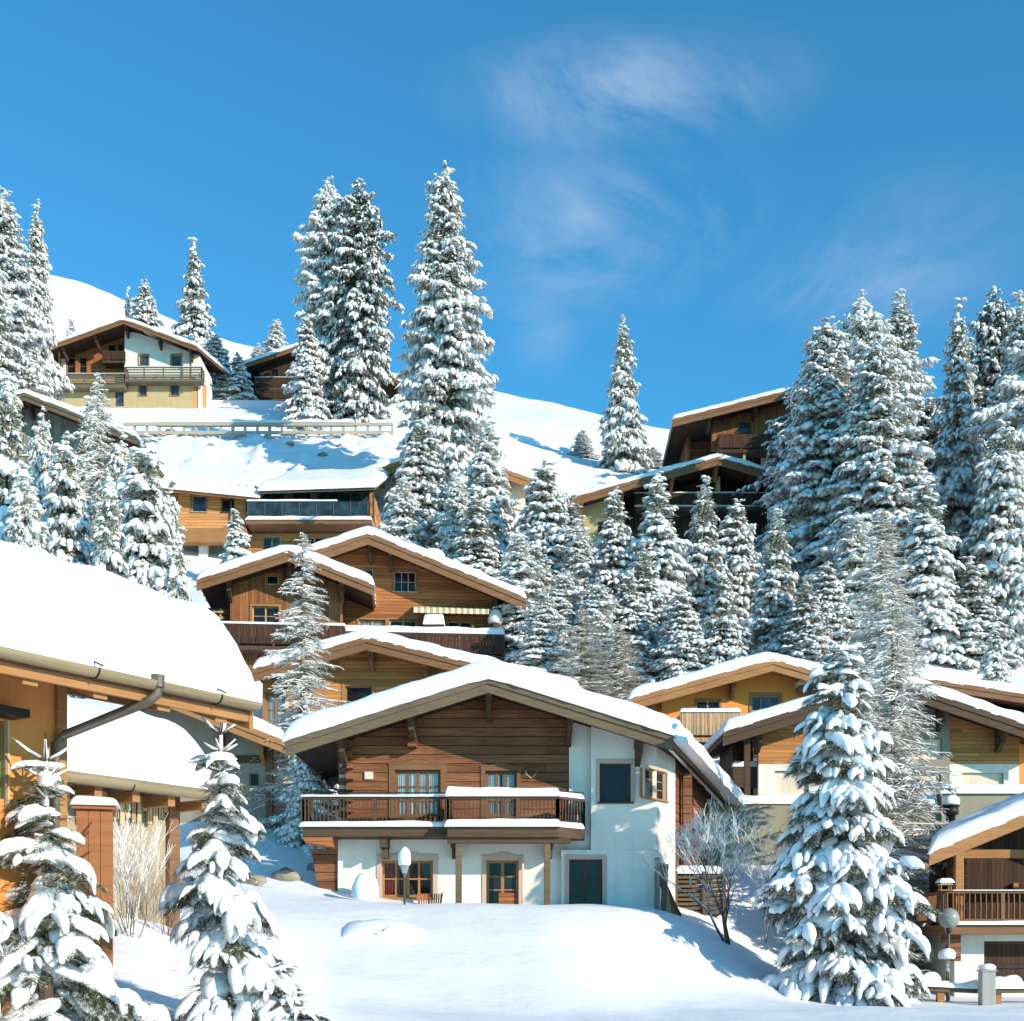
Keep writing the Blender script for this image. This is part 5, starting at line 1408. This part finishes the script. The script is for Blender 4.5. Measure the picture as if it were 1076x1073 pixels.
for a in mids: sp(*a)
# right forest
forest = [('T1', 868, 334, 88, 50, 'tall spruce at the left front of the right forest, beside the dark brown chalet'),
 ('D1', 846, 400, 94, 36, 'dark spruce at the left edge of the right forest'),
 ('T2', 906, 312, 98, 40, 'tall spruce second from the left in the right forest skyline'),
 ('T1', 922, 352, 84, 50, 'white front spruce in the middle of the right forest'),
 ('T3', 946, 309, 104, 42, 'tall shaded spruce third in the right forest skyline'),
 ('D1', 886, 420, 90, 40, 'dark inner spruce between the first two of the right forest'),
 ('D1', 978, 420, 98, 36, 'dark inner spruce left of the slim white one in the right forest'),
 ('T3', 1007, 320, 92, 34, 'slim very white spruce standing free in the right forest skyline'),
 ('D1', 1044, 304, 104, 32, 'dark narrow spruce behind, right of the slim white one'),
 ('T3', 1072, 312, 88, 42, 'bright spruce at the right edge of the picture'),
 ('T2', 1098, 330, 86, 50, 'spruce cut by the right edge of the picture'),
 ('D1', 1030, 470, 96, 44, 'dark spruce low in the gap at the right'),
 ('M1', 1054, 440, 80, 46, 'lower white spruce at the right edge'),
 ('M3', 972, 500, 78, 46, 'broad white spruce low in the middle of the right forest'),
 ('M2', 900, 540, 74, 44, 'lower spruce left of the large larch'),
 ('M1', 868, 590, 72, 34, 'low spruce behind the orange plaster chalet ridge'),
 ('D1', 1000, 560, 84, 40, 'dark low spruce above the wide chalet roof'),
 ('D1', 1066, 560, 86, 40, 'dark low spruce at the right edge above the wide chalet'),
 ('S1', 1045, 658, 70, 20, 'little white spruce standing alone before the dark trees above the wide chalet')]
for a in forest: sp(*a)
more = [('M4', 600, 528, 84, 40, 'spruce behind the frosty grey one, just left of the ochre wall'),
 ('M1', 560, 575, 74, 42, 'bushy spruce between the double gabled chalet and the frosty middle trees'),
 ('F1', 592, 600, 69, 40, 'low frosted spruce in the thick of the middle trees'),
 ('M4', 676, 575, 71, 38, 'spruce in front of the largest one of the row, its lower left neighbour'),
 ('M4', 500, 520, 78, 40, 'spruce behind the ridge of the double gabled chalet, at its right slope'),
 ('M2', 424, 500, 82, 34, 'frosted spruce at the right end of the glass house'),
 ('M4', 760, 600, 68, 34, 'low spruce over the peak of the orange plaster chalet'),
 ('D1', 930, 410, 102, 44, 'dark spruce deep in the right forest behind the white front one'),
 ('D1', 1014, 400, 104, 44, 'dark spruce deep in the right forest behind the slim white one'),
 ('T3', 952, 450, 84, 44, 'spruce in the right forest above the large larch, right of the white front one'),
 ('M4', 846, 610, 70, 34, 'spruce between the orange chalet ridge and the large larch'),
 ('M4', 1020, 590, 78, 40, 'half lit spruce above the wide chalet, left of the little lone one'),
 ('M4', 92, 428, 72, 46, 'spruce hiding the right half of the grey boarded chalet'),
 ('F1', 44, 432, 76, 36, 'frosty spruce before the dark gable of the grey boarded chalet'),
 ('F1', 128, 452, 66, 40, 'frosty spruce right of the brown twiggy larch'),
 ('M4', 180, 520, 60, 34, 'spruce leaning over the near left roof, left of the larch wing'),
 ('M4', 32, 380, 92, 34, 'spruce below the tall pair at the left edge, above the grey boarded chalet')]
for a in more: sp(*a)
la('L1', 140, 470, 62, 40, 'thin frosted larch between the two dense spruces above the near left roof')
la('L2', 926, 535, 64, 60, 'large brownish larch rising behind the wide chalet, in front of the right forest')
la('L1', 612, 640, 64, 46, 'twiggy grey larch over the snow hump of the orange timber chalet')
la('L2', 650, 655, 66, 40, 'twiggy larch right of the snow hump behind the large chalet')
la('L1', 318, 560, 50, 56, 'slim frosted larch in front of the orange timber chalet, left of the large chalet')
sp('F1', 322, 740, 48.5, 36, 'frosted young spruce beneath the slim larch left of the large chalet')
la('L2', 938, 600, 46, 84, 'large frosted larch close behind the front right spruce')
la('L1', 905, 690, 43.5, 70, 'frosted larch filling the gap beside the front right spruce')
# foreground
sp('FR', 884, 668, 38.5, 102, 'large foreground spruce with heavy snow pads, right of the large chalet')
sp('N1', 48, 796, 13.2, 122, 'foreground spruce sapling at the bottom left corner, thick snow on every branch')
sp('N2', 232, 768, 15.0, 108, 'foreground spruce sapling with bare forked leader, left of the snow bank')
sp('N1', 318, 1000, 14.4, 60, 'tiny bent spruce at the bottom, right of the sapling with the forked leader', name='spruce_tree', sway=.35)
sp('N2', -30, 830, 12.4, 70, 'foreground spruce cut by the left edge of the picture, bottom corner')

def leader(px, row, Y, hgt, label_parent):
    """the thin tip shoots of the sapling"""
    P = at(px, row, Y); mb = MB(); sn = MB(); rng = random.Random(px)
    return P
def tip_shoots(root, H, n, l, seed):
    rng = random.Random(seed); W = MB(); S = MB(); sx = root.scale[0]; sz = root.scale[2]
    W.tube([(0, 0, H*.93), (.0, 0, H*1.0), (.004, 0, H*1.0+l*1.1)], [.012, .009, .005], 6)
    for k in range(n):
        for lev, (zz, ll) in enumerate(((H*.985, l), (H*.93, l*.8), (H*.87, l*.9))):
            a = 6.283*k/n+lev*.6+rng.uniform(-.2, .2); e = .9-.25*lev; L = ll*rng.uniform(.8, 1.1)
            p0 = Vector((0, 0, zz)); p1 = p0+Vector((math.cos(a)*L*.5, math.sin(a)*L*.5, L*.42*e)); p2 = p0+Vector((math.cos(a)*L, math.sin(a)*L, L*1.0*e))
            W.tube([p0, p1, p2], [.010, .008, .005], 5)
            S.tube([p0.lerp(p1, .3)+Vector((0, 0, .02)), p1+Vector((0, 0, .014)), p2+Vector((0, 0, .006))], [.014, .016, .008], 6)
    S.tube([(0, 0, H*.85), (0, 0, H*.99)], [.03, .02], 6)
    W.build('leader', M['bark'], root); S.build('leader_snow', M['treesnow'], root, True)
for o in list(bpy.data.objects):
    lb = o.get('label', '')
    if 'thick snow on every branch' in lb: tip_shoots(o, 3.4, 4, .24, 2)
    if 'forked leader, left' in lb: tip_shoots(o, 3.6, 5, .26, 3)

# bare deciduous tree right of the main chalet, shrubs
def bare_tree(seed, H, spread, nstem, depth, r0, snowy=1.0, col='bark', upw=.7, frost_r=.9):
    rng = random.Random(seed); W = MB(); S = MB()
    def grow(p, d, L, r, k):
        n = 3; ps = [p]; q = p.copy(); dd = d.copy()
        for i in range(n):
            dd = (dd+Vector((rng.uniform(-.16, .16), rng.uniform(-.16, .16), rng.uniform(-.05, .16)*upw))).normalized(); q = q+dd*L/n; ps.append(q.copy())
        W.tube(ps, [r, r*.88, r*.76, r*.64], 5 if r > .02 else 3, False)
        if snowy:
            o = Vector((0, 0, r*.75)); S.tube([x+o for x in ps], [r*frost_r+.003]*4, 4 if r > .02 else 3, False)
        if k == 0: return
        m = rng.choice((2, 3, 3))
        for i in range(m):
            a = rng.uniform(0, 6.283); sp_ = rng.uniform(.45, .95)*spread
            ax = Vector((math.cos(a), math.sin(a), rng.uniform(-.1, .5)))
            nd_ = (dd+ax*sp_).normalized()
            b = ps[rng.choice((2, 3, 3))]
            grow(b, nd_, L*rng.uniform(.62, .86), r*.60, k-1)
    for s in range(nstem):
        a = rng.uniform(0, 6.283); t = .12 if nstem == 1 else .42
        grow(Vector((rng.uniform(-.1, .1)*(nstem > 1), rng.uniform(-.1, .1)*(nstem > 1), -.3)), Vector((math.cos(a)*t, math.sin(a)*t, 1)).normalized(), H*.36, r0, depth)
    return W, S
def place_bare(name, px, row, Y, args, label, cat, col='bark', fr='frosttwig'):
    x = (px-CX)/FPX*Y; z = gz(x, Y)
    r = empty(name, (x, Y, z-.05), 0, label, cat)
    W, S = bare_tree(*args)
    W.build('branches', M[col], r)
    if S.v: S.build('snow_cover', M[fr], r)
    return r
place_bare('bare_tree', 766, 975, 41.5, (5, 4.0, .8, 3, 6, .05, 1.0, 'bark', 1.1, .55), 'dark leafless tree with snow lined branches just right of the large chalet', 'bare tree')
place_bare('bare_tree', 800, 960, 45, (8, 3.4, .9, 2, 6, .035, 1.0, 'bark', 1.0, .7), 'smaller leafless tree between the dark bare tree and the front spruce', 'bare tree')
place_bare('shrub', 140, 955, 19.5, (11, 1.9, .46, 9, 4, .010, 1.0, 'twig', 1.4, .35), 'pale frosted upright shrub in front of the annex', 'shrub', 'bark')
place_bare('shrub', 170, 930, 20.6, (12, 1.5, .75, 10, 4, .009, .0, 'redtwig', .9), 'reddish brown tangled shrub under the annex eaves', 'shrub', 'redtwig')
# ------------------------------------------------------------ smaller things
def ground_at(px, Y): x = (px-CX)/FPX*Y; return Vector((x, Y, gz(x, Y)))

def lamp_near():
    P = at(425, 950, 41); P.z = gz(P.x, P.y)-.1; top = at(425, 918, 41).z-P.z
    r = empty('street_lamp', P, 0, 'short garden lamp wearing a tall snow cap before the large chalet', 'lamp')
    MB().lathe((0, 0, 0), [(.035, 0), (.03, top-.12), (.05, top-.1), (.05, top)], 10).build('pole', M['zinc'], r, True)
    MB().lathe((0, 0, top), [(.07, 0), (.15, .26), (.16, .28), (.06, .34)], 6).build('lantern', M['frostglass'], r)
    snow_blob('snow_cap', r, .19, .56, top+.25)
lamp_near()

def lamp_right():
    P = at(995, 1046, 39.5); P.z = gz(P.x, P.y)-.1; top = at(995, 1022, 39.5).z-P.z
    r = empty('street_lamp', P, 0, 'small path lamp with flat snow cap beside the right front chalet', 'lamp')
    MB().lathe((0, 0, 0), [(.03, 0), (.025, top)], 8).build('pole', M['zinc'], r, True)
    mb = MB().lathe((0, 0, top), [(.06, 0), (.09, .04), (.09, .12), (.05, .13), (.05, .34), (.10, .36), (.10, .42)], 10); mb.build('lantern', M['frostglass'], r, True)
    snow_blob('snow_cap', r, .24, .32, top+.40)
lamp_right()

def globe():
    P = at(997, 965, 40.4); r = empty('globe_lamp', (P.x, P.y, P.z), 0, 'round translucent globe lamp on a bracket at the corner of the right front chalet', 'lamp')
    R = 11/FPX*40.4; prof = [(R*math.sin(PI*i/14)+.001, -R*math.cos(PI*i/14)) for i in range(15)]
    MB().lathe((0, 0, 0), prof, 28).build('globe', M['frostglass'], r, True)
    MB().lathe((0, 0, -R-.14), [(.05, 0), (.09, .06), (.09, .16)], 12).build('collar', M['black'], r, True)
    g = gz(P.x, P.y)-P.z
    MB().tube([(0, 0, g-.2), (0, 0, -R-.13)], .035, 8).build('pole', M['oldmetal'], r)
    MB().tube([(0, 0, -R-.1), (.2, .6, -R-.1)], .03, 6).build('bracket', M['black'], r)
globe()

def bird_house():
    P = at(993, 936, 40.8); r = empty('bird_feeder', P, 0, 'tiny wooden bird feeder with snowy roof on the porch corner of the right front chalet', 'bird feeder')
    MB().box(-.2, .2, -.15, .15, 0, .03).build('tray', M['orangebeam'], r)
    for sx in (-1, 1):
        for sy in (-1, 1): MB().box(sx*.15-.015, sx*.15+.015, sy*.11-.015, sy*.11+.015, .03, .19).build('corner_post', M['orangebeam'], r)
    MB().poly_y([(-.22, .17), (.22, .17), (0, .32)], -.18, .18).build('roof', M['palewood'], r)
    snow_on_box('roof_snow', -.2, .2, -.17, .17, .24, .14, r, step=.06)
    MB().tube([(0, 0, -.7), (0, 0, 0)], .03, 6).build('post', M['darkbeam'], r)
bird_house()

def stove_pipe():
    Y = 46.5; P = at(999, 868, Y); r = empty('chimney_pipe', P, 0, 'black metal flue with a snow cap standing behind the right front chalet roof', 'flue')
    h_ = at(999, 848, Y).z-P.z
    MB().lathe((0, 0, 0), [(.16, -.8), (.16, h_*.55), (.26, h_*.6), (.26, h_*.95), (.14, h_)], 14).build('pipe', M['black'], r, True)
    MB().lathe((0, 0, h_), [(.3, 0), (.3, .06), (.1, .16)], 14).build('cowl', M['black'], r, True)
    snow_blob('snow_cap', r, .30, .36, h_+.05)
stove_pipe()

# fence by the road at the right
def road_fence():
    Y = 39.2
    r0 = ground_at(925, Y)
    r = empty('road_fence', (r0.x, Y, 0), 0, 'low wooden rail fence with snow humps along the road at the lower right', 'fence')
    mb = MB(); xs = [925, 988, 1048, 1110]
    for px in xs:
        x = (px-CX)/FPX*Y-r0.x; g = gz(x+r0.x, Y)
        MB().box(x-.1, x+.1, -.08, .10, g-.3, g+.50).build('post', M['orangebeam'], r)
    x1 = (1120-CX)/FPX*Y-r0.x
    for z0, z1 in ((.30, .46),):
        n = 8
        for i in range(n):
            a = x1*i/n; b = x1*(i+1)/n
            mb.beam((a, -.12, gz(a+r0.x, Y)+.38), (b, -.12, gz(b+r0.x, Y)+.38), .07, .13)
    mb.build('rail', M['greybeam'], r)
    snow_pad('snow_cover', x1, .35, lambda s, q: (s, q-.25, gz(s+r0.x, Y)+.45), .20, r, step=.25, seed=9, amp=.9, r=.15)
    for px, w_, h_ in ((978, .45, .55), (1062, .5, .5)):
        x = (px-CX)/FPX*Y-r0.x
        sb = snow_blob('snow_hump', r, w_*.5, h_*.8, 0, px, 1.3, .55); sb.location = (x, -.03, gz(x+r0.x, Y)+.44)
road_fence()
def stone_post():
    Y = 38.6; P = ground_at(1037, Y); P.z -= .2; t = at(1037, 1021, Y).z-P.z
    r = empty('gate_post', P, 0, 'grey square gate post with small snow cap by the road at the lower right', 'post')
    MB().box(-.20, .20, -.18, .18, 0, t).build('shaft', M['concrete'], r, bevel=.02)
    MB().box(-.23, .23, -.21, .21, t+.001, t+.05).build('cap', M['concrete'], r, bevel=.01)
    snow_blob('snow_cap', r, .24, .18, t+.05)
stone_post()

# guard rail above the glass house
def guard_rail():
    Y = 114.5; x0 = (128-CX)/FPX*Y; x1 = (412-CX)/FPX*Y
    r = empty('guard_rail', (x0, Y, 0), 0, 'long timber guard rail along the terrace road above the glass house', 'fence')
    top = at(0, 444, Y).z; L = x1-x0; n = 22
    mb = MB(); mb.box(0, L, -.05, .08, top-.28, top-.02); mb.box(0, L, -.05, .06, top-1.0, top-.74); mb.build('rails', M['railwood'], r)
    for i in range(n+1):
        x = L*i/n; w = .09 if i % 3 else .12
        MB().box(x-w, x+w, .09, .3, min(gz(x+x0, Y)-.5, top-1.9), top-.05).build('post', M['railwood'], r)
    snow_on_box('snow_cover', L*.12, L*.86, -.08, .9, top-.02, .32, r, step=.5, seed=4, amp=.4)
guard_rail()

# wood pile, leaning planks and steps right of the main chalet
def wood_pile():
    P = at(738, 952, 45.5); P.z = gz(P.x, P.y)-.15
    r = empty('log_pile', P, 0, 'stack of split boards behind the leafless tree beside the large chalet', 'log pile')
    rng = random.Random(4); mb = MB()
    for k in range(9):
        z = .05+k*.15
        mb.box(-1.05+rng.uniform(-.08, .08), .75+rng.uniform(-.1, .1), -.35+rng.uniform(-.05, .05), .3, z, z+.095)
    mb.build('boards', M['greybeam'], r)
    mb = MB()
    for x in (-.95, 0, .68): mb.box(x-.05, x+.05, -.47, -.41, 0, 1.5)
    mb.build('stakes', M['greybeam'], r)
    snow_on_box('snow_cover', -1.0, .7, -.4, .35, 1.42, .3, r, step=.2)
wood_pile()
def planks():
    P = at(700, 952, 42.6); P.z = gz(P.x, P.y)-.2
    rng = random.Random(8)
    for i, (dx, ln, h_, lab, m) in enumerate(((-.30, .04, 1.95, 'broad weathered plank leaning on the white corner, leftmost of the leaning boards', 'greywood'), (-.10, .10, 1.75, 'second weathered plank leaning on the white corner of the large chalet', 'greybeam'), (.10, -.12, 1.80, 'pale split plank leaning left at the white corner', 'palewood'), (.30, -.42, 1.4, 'short brown board slanting outwards at the white corner', 'redwood'), (.44, -.50, 1.25, 'outermost dark board slanting at the white corner', 'darkbeam'))):
        r = empty('plank', (P.x+dx, P.y+.05*i, P.z), 0, lab, 'plank', 'boards leaning on the corner of the large chalet')
        mb = MB(); mb.beam((0, 0, 0), (-.0+ln*h_*.8, .38, h_), .18, .05, (0, -1, .2)); mb.beam((.06, .03, .1), (.04+ln*h_*.8, .40, h_*.93), .05, .06, (0, -1, .2))
        mb.build('board', M[m], r, bevel=.008)
planks()
def garden_chairs():
    for i, (px, rot) in enumerate(((446, .2), (457, -.3))):
        P = at(px, 950, 43.0); P.z = 2.55
        r = empty('garden_chair', P, rot, ('left' if i == 0 else 'right')+' folding garden chair leaning under the wide ground floor window', 'chair', 'folding chairs by the wall')
        mb = MB(); 
        for x in (-.19, .19): mb.beam((x, -.2, 0), (x, .18, .95), .03, .04)
        mb.build('frame', M['redwood'], r)
        MB().box(-.2, .2, -.15, .25, .43, .46).build('seat', M['redwood'], r)
        mb = MB()
        for k in range(5): mb.beam((-.15+.075*k, .1, .55), (-.15+.075*k, .19, .93), .045, .015)
        mb.build('backrest', M['redwood'], r)
garden_chairs()
def lump(name, px, row, Y, w, h_, label, cat, seed=1, twigs=False):
    P = at(px, row, Y); g = gz(P.x, P.y)
    r = empty(name, (P.x, P.y, g-.1), 0, label, cat)
    snow_pad('snow_cover', w, w*.8, lambda s, q: (s-w/2, q-w*.4, gz(P.x+s-w/2, P.y+q-w*.4)-g-.04), h_, r, M['roofsnow'], r=w*.40, step=.12, seed=seed, amp=.2, edge_noise=.0)
    if twigs:
        mb = MB(); rng = random.Random(seed)
        for k in range(7): a = rng.uniform(-1, 1); mb.tube([(.1, -w*.35, h_*.3), (.1+a*.15, -w*.35-.12, h_*.35+rng.uniform(-.02, .12))], [.01, .004], 4)
        mb.build('twigs', M['bark'], r)
lump('snowy_boulder', 402, 985, 36.5, 2.3, .46, 'rounded boulder under snow on the bank before the large chalet', 'boulder', 2, True)
_P = at(384, 945, 43.2); _r = empty('snow_heap', (_P.x, _P.y, gz(_P.x, _P.y)-.15), 0, 'narrow heap of snow against the white wall left of the wide window', 'snow heap')
snow_blob('snow_cover', _r, .36, .98, 0, 3, 1.2, .9)
lump('snowy_boulder', 137, 1022, 15.8, .34, .16, 'small stone just showing from the snow between the two left saplings', 'boulder', 5)
def rocks():
    rng = random.Random(12)
    for i, (px, row, Y, s, lab) in enumerate(((339, 478, 110, .45, 'bare rock on the steep bank below the guard rail, largest one'), (357, 462, 112.5, .3, 'small rock just under the guard rail'), (222, 468, 111.5, .3, 'small brown rock at the left on the bank under the guard rail'),
       (305, 466, 111.8, .35, 'middle rock on the bank under the guard rail'), (300, 905, 44.6, .5, 'dark rock in the shaded snow bank left of the large chalet'), (332, 912, 46, .35, 'smaller dark rock in the shaded snow nearest the large chalet'), (265, 928, 43.6, .45, 'flat dark rock low in the shaded bank'))):
        P = at(px, row, Y); g = gz(P.x, P.y)
        V = ICOV*np.array([1, .8, .6])*s*(1+np.array([rng.uniform(-.2, .2) for _ in range(len(ICOV))]))[:, None]
        o = add_obj('rock', raw_mesh('rock', V, ICOF, M['rock']), None, (P.x, P.y, g+s*.1))
        tag(o, lab, 'rock', 'rocks poking out of the snow')
rocks()

# ------------------------------------------------------------ camera, sky, sun
cam = bpy.data.cameras.new('camera'); co = bpy.data.objects.new('camera', cam); COL.objects.link(co)
co.location = (0, 0, CZ); co.rotation_euler = (PI/2, 0, 0)
cam.sensor_width = 36; cam.sensor_fit = 'HORIZONTAL'; cam.lens = FPX/1076*36
cam.shift_y = (HR-536.5)/1076; cam.clip_end = 2000; cam.clip_start = .1
scene.camera = co

SUN_EL = math.radians(20); AZ = math.radians(50)      # azimuth: right of behind the camera
sd = Vector((math.sin(AZ)*math.cos(SUN_EL), -math.cos(AZ)*math.cos(SUN_EL), math.sin(SUN_EL)))
sl = bpy.data.lights.new('sun', 'SUN'); sl.energy = 4.8; sl.angle = math.radians(.5); sl.color = (1, .885, .735)
so = bpy.data.objects.new('sun', sl); COL.objects.link(so); so.rotation_euler = sd.to_track_quat('Z', 'Y').to_euler()
w = bpy.data.worlds.new('World'); scene.world = w; w.use_nodes = True; nt = w.node_tree
bg = nt.nodes['Background']; sky = nd(nt, 'ShaderNodeTexSky', sky_type='NISHITA'); sky.sun_disc = False
sky.sun_elevation = SUN_EL; sky.sun_rotation = math.atan2(sd.x, sd.y); sky.altitude = 1900; sky.air_density = 1.15; sky.dust_density = .25; sky.ozone_density = 2.2
tc = nd(nt, 'ShaderNodeTexCoord')
def cdir(px, row): return Vector(((px-CX)/FPX, 1, (HR-row)/FPX)).normalized()
mp_ = nd(nt, 'ShaderNodeMapping'); mp_.inputs['Scale'].default_value = (5.5, 5.5, 9); mp_.inputs['Rotation'].default_value = (0, .5, 0)
link(nt, tc.outputs['Generated'], mp_.inputs[0])
cn = nd(nt, 'ShaderNodeTexNoise'); cn.inputs['Scale'].default_value = 1.0; cn.inputs['Detail'].default_value = 7; cn.inputs['Roughness'].default_value = .62; cn.inputs['Distortion'].default_value = .6
link(nt, mp_.outputs[0], cn.inputs['Vector'])
total = None
for (px, row, rx, rz, amp) in ((660, 100, .115, .032, .95), (735, 95, .06, .03, .3), (610, 245, .10, .05, .85), (665, 215, .05, .04, .7), (735, 220, .05, .04, .6), (905, 300, .09, .035, .6), (960, 270, .10, .05, .25), (570, 330, .03, .04, .4)):
    c = cdir(px, row)
    sb = nd(nt, 'ShaderNodeVectorMath', operation='SUBTRACT'); link(nt, tc.outputs['Generated'], sb.inputs[0]); sb.inputs[1].default_value = c
    ml = nd(nt, 'ShaderNodeVectorMath', operation='MULTIPLY'); link(nt, sb.outputs[0], ml.inputs[0]); ml.inputs[1].default_value = (1/rx, 1/max(rx, rz), 1/rz)
    le = nd(nt, 'ShaderNodeVectorMath', operation='LENGTH'); link(nt, ml.outputs[0], le.inputs[0])
    mr = nd(nt, 'ShaderNodeMapRange', interpolation_type='SMOOTHSTEP'); link(nt, le.outputs['Value'], mr.inputs[0]); mr.inputs[1].default_value = 1.25; mr.inputs[2].default_value = 0; mr.inputs[3].default_value = 0; mr.inputs[4].default_value = amp
    total = mr.outputs[0] if total is None else math_n(nt, 'MAXIMUM', total, mr.outputs[0])
cm = nd(nt, 'ShaderNodeMapRange'); link(nt, cn.outputs['Fac'], cm.inputs[0]); cm.inputs[1].default_value = .38; cm.inputs[2].default_value = .70
fac = math_n(nt, 'MULTIPLY', math_n(nt, 'MULTIPLY', total, cm.outputs[0]), .85)
hs = nd(nt, 'ShaderNodeHueSaturation'); link(nt, sky.outputs[0], hs.inputs['Color']); hs.inputs['Saturation'].default_value = 1.0; hs.inputs['Value'].default_value = 1.0
blue = mixc(nt, 1.0, hs.outputs[0], (.34, 1.08, 1.27), 'MULTIPLY')
col = mixc(nt, fac, blue, (3.8, 4.4, 5.2))
link(nt, col, bg.inputs['Color']); bg.inputs['Strength'].default_value = .17
vs = scene.view_settings; vs.view_transform = 'Standard'; vs.look = 'None'; vs.exposure = 0.13; vs.gamma = 1
scene.render.resolution_x = 1024; scene.render.resolution_y = 1021
scene.cycles.max_bounces = 6; scene.cycles.diffuse_bounces = 2; scene.cycles.transparent_max_bounces = 8
